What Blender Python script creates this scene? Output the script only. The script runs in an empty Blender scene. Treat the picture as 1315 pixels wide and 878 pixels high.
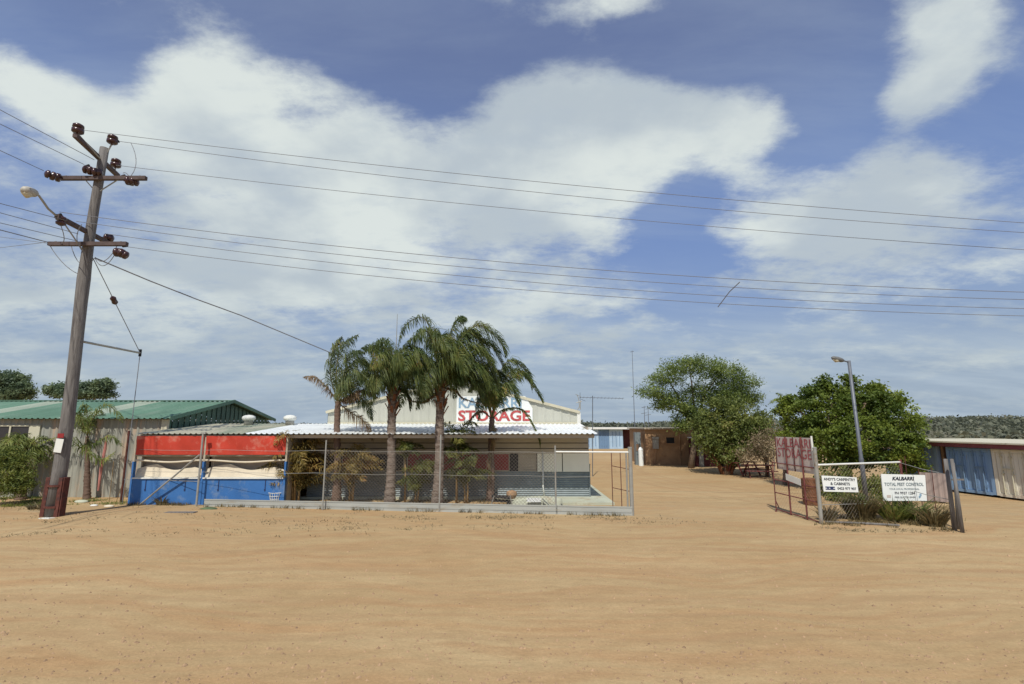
import bpy, bmesh, math, random
import numpy as np
from mathutils import Vector, Matrix, noise
R = math.radians
random.seed(7); RNG = np.random.default_rng(11)
SC = bpy.context.scene; COL = SC.collection
# ------------------------------------------------------------------ camera
F, CX, CY, H, TH = 657.0, 657.5, 439.0, 2.9, R(9.2)
CT, ST = math.cos(TH), math.sin(TH)
cam = bpy.data.cameras.new('camera'); co = bpy.data.objects.new('camera', cam); COL.objects.link(co)
co.location = (0, 0, H); co.rotation_euler = (R(90) + TH, 0, 0)
cam.sensor_width = 36; cam.lens = 36 * F / 1315; cam.clip_end = 6000; cam.clip_start = .05
SC.camera = co
def ray(px, py):
    dx, dy = (px - CX) / F, (CY - py) / F
    return dx, CT - dy * ST, ST + dy * CT
def W(px, py, Y):            # a point of the place at distance Y down the view
    x, y, z = ray(px, py); k = Y / y
    return Vector((x * k, Y, H + z * k))
def G(px, py, z=0.0):        # a point on the ground
    x, y, zz = ray(px, py); k = (z - H) / zz
    return Vector((x * k, y * k, z))
def XY(px, Y, z=0.0):        # point seen in column px at depth Y and height z
    t = Y * CT + (z - H) * ST
    return Vector(((px - CX) / F * t, Y, z))
def ZY(py, Y): return W(CX, py, Y).z
# ------------------------------------------------------------------ mesh builder
class MB:
    def __init__(s): s.v = []; s.f = []; s.sm = False
    def add(s, vs, fs):
        n = len(s.v); s.v += [Vector(v) for v in vs]; s.f += [tuple(i + n for i in f) for f in fs]; return s
    def quad(s, a, b, c, d): return s.add([a, b, c, d], [(0, 1, 2, 3)])
    def box(s, a, b):
        x0, y0, z0 = a; x1, y1, z1 = b
        return s.add([(x0,y0,z0),(x1,y0,z0),(x1,y1,z0),(x0,y1,z0),(x0,y0,z1),(x1,y0,z1),(x1,y1,z1),(x0,y1,z1)],
                     [(0,3,2,1),(4,5,6,7),(0,1,5,4),(1,2,6,5),(2,3,7,6),(3,0,4,7)])
    def obox(s, o, u, v, w):     # corner + three edges
        o, u, v, w = map(Vector, (o, u, v, w))
        return s.add([o, o+u, o+u+v, o+v, o+w, o+u+w, o+u+v+w, o+v+w],
                     [(0,3,2,1),(4,5,6,7),(0,1,5,4),(1,2,6,5),(2,3,7,6),(3,0,4,7)])
    def bar(s, a, b, w, h=None, up=(0,0,1)):
        a, b = Vector(a), Vector(b); h = h or w; d = (b - a)
        side = d.cross(Vector(up))
        if side.length < 1e-5: side = d.cross(Vector((1,0,0)))
        side.normalize(); n = side.cross(d).normalized()
        return s.obox(a - side*w/2 - n*h/2, side*w, n*h, d)
    def tube(s, pts, r, n=8, cap=True):
        pts = [Vector(p) for p in pts]; m = len(pts)
        rr = r if isinstance(r, (list, tuple)) else [r]*m
        base = len(s.v); prev = None
        for i, p in enumerate(pts):
            d = (pts[min(i+1, m-1)] - pts[max(i-1, 0)]).normalized()
            if prev is None:
                a = d.cross(Vector((0,0,1)));
                if a.length < .1: a = d.cross(Vector((1,0,0)))
            else: a = prev - d * prev.dot(d)
            a.normalize(); prev = a; b = d.cross(a)
            for k in range(n):
                t = 2*math.pi*k/n; s.v.append(p + (a*math.cos(t) + b*math.sin(t))*rr[i])
        for i in range(m-1):
            for k in range(n):
                k2 = (k+1) % n; o = base + i*n
                s.f.append((o+k, o+k2, o+n+k2, o+n+k))
        if cap:
            s.f.append(tuple(base + k for k in range(n-1, -1, -1))); s.f.append(tuple(base + (m-1)*n + k for k in range(n)))
        return s
    def lathe(s, o, prof, n=14, axis=(0,0,1)):    # prof: (height, radius)
        o = Vector(o); ax = Vector(axis).normalized()
        return s.tube([o + ax*h for h, _ in prof], [max(r, .001) for _, r in prof], n)
    def corr(s, o, u, v, pitch=.2, amp=.02, per=6, trap=True, sag=0, nv=1):
        # corrugated sheet: waves along u, ridges along v
        o, u, v = map(Vector, (o, u, v)); n = u.cross(v).normalized(); L = u.length
        k = max(2, int(L / pitch * per)); vs = []
        for i in range(k+1):
            t = i / k; ph = (t*L/pitch) % 1
            if trap: hgt = amp if ph < .25 else (amp*(1-(ph-.25)/.12) if ph < .37 else (0 if ph < .88 else amp*(ph-.88)/.12))
            else: hgt = amp*math.sin(2*math.pi*ph)
            for j in range(nv+1): vs.append(o + u*t + v*(j/nv) + n*hgt)
        fs = [(i*(nv+1)+j, (i+1)*(nv+1)+j, (i+1)*(nv+1)+j+1, i*(nv+1)+j+1) for i in range(k) for j in range(nv)]
        return s.add(vs, fs)
    def poly(s, pts, th):
        pts = [Vector(p) for p in pts]; th = Vector(th); n = len(pts)
        fs = [tuple(range(n)), tuple(range(2*n-1, n-1, -1))] + [((i+1)%n, i, n+i, n+(i+1)%n) for i in range(n)]
        return s.add(pts + [p+th for p in pts], fs)
def new_mesh(name, v, f, off=(0,0,0), smooth=False):
    me = bpy.data.meshes.new(name)
    if isinstance(v, np.ndarray):
        v = v - np.array(off)
        me.vertices.add(len(v)); me.vertices.foreach_set('co', v.astype(np.float32).ravel())
        nf, k = f.shape
        me.loops.add(nf*k); me.loops.foreach_set('vertex_index', f.astype(np.int32).ravel())
        me.polygons.add(nf); me.polygons.foreach_set('loop_start', np.arange(0, nf*k, k, dtype=np.int32))
        me.update(calc_edges=True)
    else:
        o = Vector(off); me.from_pydata([tuple(p - o) for p in v], [], f)
    if smooth: me.polygons.foreach_set('use_smooth', [True]*len(me.polygons))
    me.validate(); me.update(); return me
def origin_of(p):
    while p.parent: p = p.parent
    return Vector(p.location)
def obj(name, mb, mat, parent=None, label=None, smooth=False):
    v, f = (mb.v, mb.f) if isinstance(mb, MB) else mb
    if parent is not None: off = origin_of(parent)
    else:
        a = np.array([tuple(p) for p in v]) if isinstance(mb, MB) else v
        off = Vector(((a[:,0].min()+a[:,0].max())/2, (a[:,1].min()+a[:,1].max())/2, a[:,2].min()))
        off = Vector([float(q) for q in off])
    me = new_mesh(name, v, f, tuple(off), smooth); me.materials.append(mat)
    if not (isinstance(mb, MB)) or smooth: pass
    o = bpy.data.objects.new(name, me); COL.objects.link(o)
    if parent is not None: o.parent = parent
    else: o.location = off
    if label: o['label'] = label
    return o
def obj_each(name, mb, mat, parent=None, label=None, smooth=False):
    n = len(mb.v); par = list(range(n))
    def fd(a):
        while par[a] != a: par[a] = par[par[a]]; a = par[a]
        return a
    for f in mb.f:
        for q in f[1:]: par[fd(f[0])] = fd(q)
    gr = {}
    for i in range(n): gr.setdefault(fd(i), []).append(i)
    out = []
    for ids in gr.values():
        mp = {j: k for k, j in enumerate(ids)}; m = MB(); m.v = [mb.v[j] for j in ids]; m.f = [tuple(mp[q] for q in f) for f in mb.f if f[0] in mp]; out.append(obj(name, m, mat, parent, label, smooth))
    return out
def thing(name, label, cat, loc, group=None):
    o = bpy.data.objects.new(name, None); COL.objects.link(o); o.location = Vector(loc)
    o.empty_display_size = .2
    o['label'] = label; o['category'] = cat
    if group: o['group'] = group
    return o
def tag(o, label, cat, group=None, kind=None):
    o['label'] = label; o['category'] = cat
    if group: o['group'] = group
    if kind: o['kind'] = kind
    return o
def struct(name, mb, mat, label=None, smooth=False):
    o = obj(name, mb, mat, smooth=smooth); o['kind'] = 'structure'
    if label: o['label'] = label
    return o
def copy_tree(o, parent=None):
    c = o.copy(); COL.objects.link(c); c.parent = parent
    for ch in list(o.children): copy_tree(ch, c)
    return c
_fonts = {}
def text_mb(txt, o, u, v, h=None, off=.02, shear=0, th=.004):
    """letters as a mesh, filling the rectangle o, u (width), v (height)"""
    cu = bpy.data.curves.new('t', 'FONT'); cu.body = txt; cu.offset = off; cu.shear = shear; cu.resolution_u = 3
    ob = bpy.data.objects.new('t', cu); COL.objects.link(ob)
    dg = bpy.context.evaluated_depsgraph_get(); me = bpy.data.meshes.new_from_object(ob.evaluated_get(dg))
    P = [Vector(x.co) for x in me.vertices]; fs = [tuple(p.vertices) for p in me.polygons]
    x0 = min(p.x for p in P); x1 = max(p.x for p in P); y0 = min(p.y for p in P); y1 = max(p.y for p in P)
    o, u, v = map(Vector, (o, u, v)); n = u.cross(v).normalized()
    m = MB(); m.add([o + u*((p.x-x0)/(x1-x0)) + v*((p.y-y0)/(y1-y0)) + n*th for p in P], fs)
    bpy.data.objects.remove(ob); bpy.data.curves.remove(cu); bpy.data.meshes.remove(me)
    return m
# ------------------------------------------------------------------ materials
def nodes(name):
    m = bpy.data.materials.new(name); m.use_nodes = True; nt = m.node_tree
    return m, nt, nt.nodes['Principled BSDF'], nt.nodes, nt.links
def rgba(c): return (c[0], c[1], c[2], 1)
def mat(name, col, rough=.75, var=.18, scale=2.5, col2=None, amt=.5, scale2=1.2, bump=0, metal=0, stretch=(1,1,1), spec=.3, detail=5):
    m, nt, b, N, L = nodes(name)
    g = N.new('ShaderNodeNewGeometry'); mp = N.new('ShaderNodeMapping'); mp.inputs['Scale'].default_value = stretch
    L.new(g.outputs['Position'], mp.inputs[0])
    n1 = N.new('ShaderNodeTexNoise'); n1.inputs['Scale'].default_value = scale; n1.inputs['Detail'].default_value = detail; n1.inputs['Roughness'].default_value = .62
    L.new(mp.outputs[0], n1.inputs[0])
    r = N.new('ShaderNodeValToRGB'); r.color_ramp.elements[0].position = .3; r.color_ramp.elements[1].position = .7
    r.color_ramp.elements[0].color = rgba([c*(1-var) for c in col]); r.color_ramp.elements[1].color = rgba([min(1, c*(1+var)) for c in col])
    L.new(n1.outputs[0], r.inputs[0]); out = r.outputs[0]
    if col2 is not None:
        n2 = N.new('ShaderNodeTexNoise'); n2.inputs['Scale'].default_value = scale2; n2.inputs['Detail'].default_value = 9; n2.inputs['Roughness'].default_value = .7
        L.new(mp.outputs[0], n2.inputs[0])
        r2 = N.new('ShaderNodeValToRGB'); r2.color_ramp.elements[0].position = .62 - amt*.28; r2.color_ramp.elements[1].position = .72 - amt*.2
        L.new(n2.outputs[0], r2.inputs[0])
        mx = N.new('ShaderNodeMix'); mx.data_type = 'RGBA'; L.new(r2.outputs[0], mx.inputs[0]); L.new(out, mx.inputs[6]); mx.inputs[7].default_value = rgba(col2); out = mx.outputs[2]
    L.new(out, b.inputs['Base Color'])
    b.inputs['Roughness'].default_value = rough; b.inputs['Metallic'].default_value = metal; b.inputs['Specular IOR Level'].default_value = spec
    if bump:
        bm_ = N.new('ShaderNodeBump'); bm_.inputs['Strength'].default_value = bump; bm_.inputs['Distance'].default_value = .03
        L.new(n1.outputs[0], bm_.inputs['Height']); L.new(bm_.outputs[0], b.inputs['Normal'])
    return m
def leaf_mat(name, ca, cb, cc=None, scale=1.3, trans=.3):
    m = bpy.data.materials.new(name); m.use_nodes = True; nt = m.node_tree; N, L = nt.nodes, nt.links; N.clear()
    g = N.new('ShaderNodeNewGeometry'); n1 = N.new('ShaderNodeTexNoise'); n1.inputs['Scale'].default_value = scale; n1.inputs['Detail'].default_value = 3
    n2 = N.new('ShaderNodeTexNoise'); n2.inputs['Scale'].default_value = 11; n2.inputs['Detail'].default_value = 1
    L.new(g.outputs['Position'], n1.inputs[0]); L.new(g.outputs['Position'], n2.inputs[0])
    ad = N.new('ShaderNodeMath'); ad.operation = 'MULTIPLY_ADD'; ad.inputs[1].default_value = .5
    L.new(n2.outputs[0], ad.inputs[0]); L.new(n1.outputs[0], ad.inputs[2])
    r = N.new('ShaderNodeValToRGB'); e = r.color_ramp.elements; e[0].position = .6; e[1].position = .92
    e[0].color = rgba(ca); e[1].color = rgba(cb)
    if cc: x = e.new(.99); x.color = rgba(cc)
    L.new(ad.outputs[0], r.inputs[0])
    d = N.new('ShaderNodeBsdfPrincipled'); d.inputs['Roughness'].default_value = .55; d.inputs['Specular IOR Level'].default_value = .35
    t = N.new('ShaderNodeBsdfTranslucent'); mx = N.new('ShaderNodeMixShader'); mx.inputs[0].default_value = trans; o = N.new('ShaderNodeOutputMaterial')
    L.new(r.outputs[0], d.inputs['Base Color']); L.new(r.outputs[0], t.inputs[0]); L.new(d.outputs[0], mx.inputs[1]); L.new(t.outputs[0], mx.inputs[2]); L.new(mx.outputs[0], o.inputs[0])
    return m
M = {}
M['white_roof'] = mat('white_roof', (.80,.83,.82), .45, .07, 1.2, (.42,.42,.38), .12, .8)
M['cream_roof'] = mat('cream_roof', (.48,.46,.35), .5, .14, 1, (.30,.34,.25), .5, .4, stretch=(1.6,.3,1))
M['green_roof'] = mat('green_roof', (.13,.24,.17), .65, .16, .8, (.20,.29,.22), .35, .7, stretch=(1.5,.4,1))
M['green_wall'] = mat('green_wall', (.08,.15,.11), .6, .25, 1.5)
M['strip'] = mat('strip', (.36,.42,.33), .5, .12, 1)
M['oldzinc'] = mat('oldzinc', (.33,.33,.28), .7, .2, 1.4, (.46,.34,.24), .35, .8, stretch=(3,3,.5))
M['shed_wall'] = mat('shed_wall', (.47,.48,.42), .6, .08, 1, (.38,.38,.33), .2, .6, stretch=(2,2,.4))
M['board'] = mat('board', (.42,.37,.285), .7, .14, 2, (.29,.25,.19), .3, 1, stretch=(.4,1,3))
M['cream'] = mat('cream', (.56,.53,.40), .6, .08, 1.5)
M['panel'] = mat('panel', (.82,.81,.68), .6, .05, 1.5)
M['lamphead'] = mat('lamphead', (.16,.165,.16), .5, .2, 8)
M['bluezinc'] = mat('bluezinc', (.20,.235,.245), .5, .2, 2, metal=.1)
M['red'] = mat('red', (.48,.05,.028), .6, .16, 1.1, (.55,.18,.13), .22, 1.4, bump=.3)
M['redshut'] = mat('redshut', (.27,.03,.03), .6, .2, 2)
M['blue'] = mat('blue', (.045,.155,.40), .55, .12, 1.5, (.16,.24,.38), .25, 1.6, bump=.15)
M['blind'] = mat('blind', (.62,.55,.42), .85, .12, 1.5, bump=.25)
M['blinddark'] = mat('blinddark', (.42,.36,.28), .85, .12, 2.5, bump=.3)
M['wood'] = mat('wood', (.175,.165,.155), .85, .3, 5, (.10,.09,.085), .4, 3, bump=.5, stretch=(4,4,.35))
M['armwood'] = mat('armwood', (.10,.075,.07), .85, .25, 6)
M['rust'] = mat('rust', (.115,.04,.03), .85, .35, 6, (.06,.03,.028), .5, 4, bump=.3)
M['rustred'] = mat('rustred', (.17,.055,.05), .8, .3, 5)
M['galv'] = mat('galv', (.34,.34,.31), .5, .12, 6, (.26,.2,.15), .2, 3, metal=.25)
M['sheet'] = mat('sheet', (.44,.46,.43), .45, .1, 1.6, (.38,.34,.26), .25, 1.2, metal=.25, stretch=(.6,1,4))
M['whitep'] = mat('whitep', (.72,.73,.68), .5, .08, 3)
M['porcelain'] = mat('porcelain', (.05,.018,.016), .25, .2, 8, spec=.6)
M['lampmetal'] = mat('lampmetal', (.42,.40,.34), .5, .15, 8)
M['steelpole'] = mat('steelpole', (.15,.165,.19), .5, .12, 5, metal=.3)
M['wire'] = mat('wire', (.20,.21,.23), .6, .1, 3)
M['mesh'] = mat('mesh', (.26,.23,.19), .6, .2, 3, metal=.2)
M['concrete'] = mat('concrete', (.44,.46,.36), .85, .12, 1.3, (.36,.30,.2), .25, 1, bump=.1)
M['dark'] = mat('dark', (.02,.02,.022), .5, .3, 2)
M['glass'] = mat('glass', (.03,.03,.035), .12, .2, 1, spec=.6)
M['black'] = mat('black', (.03,.03,.03), .6, .2, 3)
M['brownwall'] = mat('brownwall', (.36,.225,.125), .85, .18, 1.4, (.26,.15,.085), .35, 1.6, bump=.3)
M['cbl'] = mat('cbl', (.29,.40,.53), .6, .10, 1.2, (.30,.2,.15), .2, 1.6, stretch=(1.5,1.5,.35))
M['cbl2'] = mat('cbl2', (.23,.37,.57), .6, .12, 1.2, (.24,.17,.14), .2, 1.6, stretch=(1.5,1.5,.35))
M['cbg'] = mat('cbg', (.76,.73,.62), .6, .08, 1.2, (.38,.22,.15), .22, 1.6, stretch=(1.5,1.5,.35))
M['cpink'] = mat('cpink', (.34,.27,.24), .7, .15, 1.2)
M['pale_blue'] = mat('pale_blue', (.38,.52,.66), .6, .08, 1)
M['mid_blue'] = mat('mid_blue', (.16,.26,.40), .6, .08, 1)
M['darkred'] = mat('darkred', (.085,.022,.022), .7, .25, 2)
M['fascia'] = mat('fascia', (.22,.07,.075), .7, .2, 2)
M['sign'] = mat('sign', (.80,.84,.82), .35, .03, 2)
M['signold'] = mat('signold', (.56,.49,.44), .6, .12, 3, (.42,.32,.28), .2, 3)
M['ink'] = mat('ink', (.03,.035,.05), .6, .1, 3)
M['inkgrey'] = mat('inkgrey', (.17,.22,.24), .6, .1, 3)
M['inkred'] = mat('inkred', (.47,.09,.09), .6, .4, 9)
M['inkred2'] = mat('inkred2', (.38,.10,.11), .6, .2, 6)
M['inkblue'] = mat('inkblue', (.25,.38,.50), .6, .3, 7)
M['navy'] = mat('navy', (.03,.045,.12), .6, .1, 3)
M['bark'] = mat('bark', (.19,.14,.10), .9, .3, 9, bump=.6)
M['palmbark'] = mat('palmbark', (.22,.18,.15), .9, .35, 6, (.11,.075,.055), .5, 4, bump=.8, stretch=(1,1,3.5))
M['palmdark'] = mat('palmdark', (.15,.10,.075), .9, .3, 6, bump=.7, stretch=(1,1,3))
M['boot'] = mat('boot', (.16,.07,.035), .9, .4, 7, bump=.6)
M['rachis'] = mat('rachis', (.16,.14,.05), .7, .2, 5)
M['palm'] = leaf_mat('palm', (.06,.095,.035), (.17,.20,.06), (.30,.23,.08), 2.2, .38)
M['palm2'] = leaf_mat('palm2', (.06,.10,.03), (.18,.21,.05), (.30,.21,.07), 1.9, .38)
M['drypalm'] = leaf_mat('drypalm', (.16,.10,.055), (.34,.25,.15), None, 2.2)
M['cane'] = leaf_mat('cane', (.12,.10,.025), (.34,.23,.06), (.44,.22,.09), 1.8)
M['cane2'] = leaf_mat('cane2', (.05,.075,.012), (.20,.20,.04), (.30,.20,.05), 1.8)
M['leafA'] = leaf_mat('leafA', (.10,.15,.04), (.27,.34,.09), (.33,.36,.11), .9, .45)
M['leafB'] = leaf_mat('leafB', (.095,.13,.035), (.24,.27,.065), (.30,.21,.08), 1.0, .4)
M['leafC'] = leaf_mat('leafC', (.07,.115,.02), (.24,.30,.047), (.37,.41,.08), .8, .4)
M['leafD'] = leaf_mat('leafD', (.20,.15,.09), (.32,.25,.15), (.20,.26,.10), 1.6)
M['leafE'] = leaf_mat('leafE', (.10,.15,.09), (.20,.26,.13), None, .8, .4)
M['leafF'] = leaf_mat('leafF', (.09,.13,.03), (.24,.27,.06), (.34,.28,.08), 2)
M['dry'] = leaf_mat('dry', (.10,.075,.03), (.26,.21,.10), None, 2.5)
M['weed'] = leaf_mat('weed', (.12,.11,.06), (.28,.23,.13), None, 2.5)
M['hillbush'] = leaf_mat('hillbush', (.12,.135,.095), (.19,.20,.135), (.25,.21,.16), .06, .3)  # distance haze is painted into these paler, greyer leaf colours
M['hill'] = mat('hill', (.12,.115,.075), .95, .3, .05)
# sandy ground
def ground_mat():
    m, nt, b, N, L = nodes('sand')
    g = N.new('ShaderNodeNewGeometry')
    def nz(scale, st=(1,1,1), det=8, ro=.6):
        mp = N.new('ShaderNodeMapping'); mp.inputs['Scale'].default_value = st; L.new(g.outputs['Position'], mp.inputs[0])
        n = N.new('ShaderNodeTexNoise'); n.inputs['Scale'].default_value = scale; n.inputs['Detail'].default_value = det; n.inputs['Roughness'].default_value = ro
        L.new(mp.outputs[0], n.inputs[0]); return n.outputs[0]
    def ramp(v, a, b_, ca, cb):
        r = N.new('ShaderNodeValToRGB'); e = r.color_ramp.elements; e[0].position = a; e[1].position = b_; e[0].color = rgba(ca); e[1].color = rgba(cb); L.new(v, r.inputs[0]); return r.outputs[0]
    def mix(f, a, c, mode='MIX'):
        x = N.new('ShaderNodeMix'); x.data_type = 'RGBA'; x.blend_type = mode
        if isinstance(f, float): x.inputs[0].default_value = f
        else: L.new(f, x.inputs[0])
        L.new(a, x.inputs[6]); L.new(c, x.inputs[7]) if not isinstance(c, tuple) else setattr(x.inputs[7], 'default_value', c); return x.outputs[2]
    base = ramp(nz(.22, (.6,1.1,1)), .34, .66, (.385,.268,.138), (.455,.335,.184))
    wv = N.new('ShaderNodeTexNoise'); wv.inputs['Scale'].default_value = .16; wv.inputs['Detail'].default_value = 2; L.new(g.outputs['Position'], wv.inputs[0])
    wm = N.new('ShaderNodeVectorMath'); wm.operation = 'MULTIPLY_ADD'; L.new(wv.outputs['Color'], wm.inputs[0]); wm.inputs[1].default_value = (3, 5, 0); L.new(g.outputs['Position'], wm.inputs[2])
    mps = N.new('ShaderNodeMapping'); mps.inputs['Scale'].default_value = (.16,1.5,1); L.new(wm.outputs[0], mps.inputs[0])
    ns = N.new('ShaderNodeTexNoise'); ns.inputs['Scale'].default_value = 1.0; ns.inputs['Detail'].default_value = 5; ns.inputs['Roughness'].default_value = .6; L.new(mps.outputs[0], ns.inputs[0]); streak = ns.outputs[0]
    mpt = N.new('ShaderNodeMapping'); mpt.inputs['Scale'].default_value = (.05,1,1); L.new(wm.outputs[0], mpt.inputs[0])
    wt = N.new('ShaderNodeTexWave'); wt.bands_direction = 'Y'; wt.inputs['Scale'].default_value = .42; wt.inputs['Distortion'].default_value = 5; wt.inputs['Detail'].default_value = 3; wt.inputs['Detail Scale'].default_value = 2.5; L.new(mpt.outputs[0], wt.inputs[0]); ruts = wt.outputs[1]
    base = mix(ramp(streak, .46, .66, (0,0,0), (.55,.55,.55)), base, (.40,.235,.115,1))
    base = mix(ramp(ruts, .72, .98, (0,0,0), (.22,.22,.22)), base, (.38,.23,.12,1))
    base = mix(ramp(nz(.9, (.3,1,1), 7, .65), .52, .74, (0,0,0), (.6,.6,.6)), base, (.50,.385,.215,1))
    fine = nz(22, (1,1,1), 6, .7)
    base = mix(1.0, base, ramp(fine, .3, .7, (.86,.86,.86), (1.1,1.1,1.1)), 'MULTIPLY')
    base = mix(1.0, base, ramp(nz(3.2, (.6,1.4,1), 8, .7), .3, .7, (.88,.87,.86), (1.08,1.08,1.08)), 'MULTIPLY')
    def band(dist_out, w_, amt_, rot):
        a_ = N.new('ShaderNodeMath'); a_.operation = 'ABSOLUTE'; L.new(dist_out, a_.inputs[0])
        q = N.new('ShaderNodeMapRange'); q.interpolation_type = 'SMOOTHSTEP'; q.inputs[1].default_value = w_; q.inputs[2].default_value = w_*.3; q.inputs[4].default_value = amt_; L.new(a_.outputs[0], q.inputs[0])
        mu = N.new('ShaderNodeMath'); mu.operation = 'MULTIPLY'; L.new(q.outputs[0], mu.inputs[0]); L.new(trn, mu.inputs[1]); return mu.outputs[0]
    trn = ramp(nz(.5, (1,1,1), 6, .7), .36, .62, (.1,.1,.1), (1,1,1)); tsum = None
    wob = N.new('ShaderNodeVectorMath'); wob.operation = 'MULTIPLY_ADD'; L.new(wv.outputs['Color'], wob.inputs[0]); wob.inputs[1].default_value = (.9,1.2,0); L.new(g.outputs['Position'], wob.inputs[2])
    sy = N.new('ShaderNodeSeparateXYZ'); L.new(wob.outputs[0], sy.inputs[0])
    outs = []
    for cx_, cy_, r_, w_ in ((25,31,16.6,.28),(25,31,18.2,.28),(29,34,20.4,.24),(29,34,22.0,.24),(20,33,12.2,.2),(20,33,13.8,.2)):
        d_ = N.new('ShaderNodeVectorMath'); d_.operation = 'DISTANCE'; L.new(wob.outputs[0], d_.inputs[0]); d_.inputs[1].default_value = (cx_,cy_,0)
        sb_ = N.new('ShaderNodeMath'); sb_.operation = 'SUBTRACT'; L.new(d_.outputs['Value'], sb_.inputs[0]); sb_.inputs[1].default_value = r_; outs.append((sb_.outputs[0], w_, .5))
    for y_, w_ in ((7.6,.2),(9.2,.22),(11.0,.25),(12.7,.25),(14.1,.2),(8.5,.12)):
        sb_ = N.new('ShaderNodeMath'); sb_.operation = 'SUBTRACT'; L.new(sy.outputs[1], sb_.inputs[0]); sb_.inputs[1].default_value = y_+.6; outs.append((sb_.outputs[0], w_, .42))
    for o1, w_, am in outs:
        bo = band(o1, w_, am, 0)
        if tsum is None: tsum = bo
        else:
            mx_ = N.new('ShaderNodeMath'); mx_.operation = 'MAXIMUM'; L.new(tsum, mx_.inputs[0]); L.new(bo, mx_.inputs[1]); tsum = mx_.outputs[0]
    base = mix(tsum, base, (.335,.215,.115,1))
    # small stones
    v = N.new('ShaderNodeTexVoronoi'); v.inputs['Scale'].default_value = 5.5; v.inputs['Randomness'].default_value = 1; L.new(g.outputs['Position'], v.inputs[0])
    sp = ramp(v.outputs['Distance'], .035, .09, (1,1,1), (0,0,0))
    spm = N.new('ShaderNodeMath'); spm.operation = 'MULTIPLY'; L.new(sp, spm.inputs[0]); L.new(ramp(nz(1.3), .5, .62, (0,0,0), (.7,.7,.7)), spm.inputs[1])
    base = mix(spm.outputs[0], base, (.24,.14,.09,1))
    # greyer litter on the verge beside the fence
    sx = N.new('ShaderNodeSeparateXYZ'); L.new(g.outputs['Position'], sx.inputs[0])
    mr = N.new('ShaderNodeMapRange'); mr.inputs[1].default_value = 13.8; mr.inputs[2].default_value = 17.5; L.new(sx.outputs[1], mr.inputs[0])
    mr2 = N.new('ShaderNodeMapRange'); mr2.inputs[1].default_value = 21; mr2.inputs[2].default_value = 19.5; L.new(sx.outputs[1], mr2.inputs[0])
    pm = N.new('ShaderNodeMath'); pm.operation = 'MULTIPLY'; L.new(mr.outputs[0], pm.inputs[0]); L.new(mr2.outputs[0], pm.inputs[1])
    pn = N.new('ShaderNodeMath'); pn.operation = 'MULTIPLY'; L.new(pm.outputs[0], pn.inputs[0]); L.new(ramp(nz(1.6, (.7,1.5,1), 10, .75), .5, .66, (.08,.08,.08), (.8,.8,.8)), pn.inputs[1])
    base = mix(pn.outputs[0], base, (.36,.275,.165,1))
    L.new(base, b.inputs['Base Color']); b.inputs['Roughness'].default_value = .95; b.inputs['Specular IOR Level'].default_value = .1
    ad = N.new('ShaderNodeMath'); ad.operation = 'MULTIPLY_ADD'; ad.inputs[1].default_value = .35; L.new(fine, ad.inputs[0]); ad2 = N.new('ShaderNodeMath'); ad2.operation = 'MULTIPLY_ADD'; ad2.inputs[1].default_value = -.13; L.new(ruts, ad2.inputs[0]); ad3 = N.new('ShaderNodeMath'); ad3.operation = 'MULTIPLY_ADD'; ad3.inputs[1].default_value = -.5; L.new(tsum, ad3.inputs[0]); L.new(nz(3.0, (.8,1.2,1), 9, .72), ad3.inputs[2]); L.new(ad3.outputs[0], ad2.inputs[2]); L.new(ad2.outputs[0], ad.inputs[2])
    bp = N.new('ShaderNodeBump'); bp.inputs['Strength'].default_value = .4; bp.inputs['Distance'].default_value = .07
    L.new(ad.outputs[0], bp.inputs['Height']); L.new(bp.outputs[0], b.inputs['Normal'])
    return m
M['sand'] = ground_mat(); M['pebble'] = mat('pebble', (.33,.22,.13), .9, .45, 9)
# ------------------------------------------------------------------ light and sky
SUN_EL, SUNDIR = R(54), Vector((-.22, -1.0))    # horizontal direction towards the sun
az = math.atan2(SUNDIR.x, SUNDIR.y)
sl = bpy.data.lights.new('sun', 'SUN'); sl.energy = 3.6; sl.angle = R(.6); sl.color = (1, .95, .86)
so = bpy.data.objects.new('sun', sl); COL.objects.link(so)
sv = Vector((math.sin(az)*math.cos(SUN_EL), math.cos(az)*math.cos(SUN_EL), math.sin(SUN_EL)))
so.rotation_euler = sv.to_track_quat('Z', 'Y').to_euler(); so.location = (0, -10, 30)
w = bpy.data.worlds.new('World'); SC.world = w; w.use_nodes = True
N, L = w.node_tree.nodes, w.node_tree.links
bg = N['Background']
sky = N.new('ShaderNodeTexSky'); sky.sky_type = 'NISHITA'; sky.sun_disc = False; sky.sun_elevation = SUN_EL; sky.sun_rotation = az
sky.air_density = 1.0; sky.dust_density = 1.5; sky.ozone_density = 2.5
def mth(op, a, b=None, c=None):
    n = N.new('ShaderNodeMath'); n.operation = op
    for i, q in enumerate((a, b, c)):
        if q is None: continue
        if isinstance(q, (int, float)): n.inputs[i].default_value = q
        else: L.new(q, n.inputs[i])
    return n.outputs[0]
tc = N.new('ShaderNodeTexCoord'); sp = N.new('ShaderNodeSeparateXYZ'); L.new(tc.outputs['Generated'], sp.inputs[0])
X, Y_, Z = sp.outputs
zz = mth('ADD', mth('MAXIMUM', Z, 0.0), .22)
cmb = N.new('ShaderNodeCombineXYZ'); L.new(mth('DIVIDE', X, zz), cmb.inputs[0]); L.new(mth('DIVIDE', Y_, zz), cmb.inputs[1])
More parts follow.
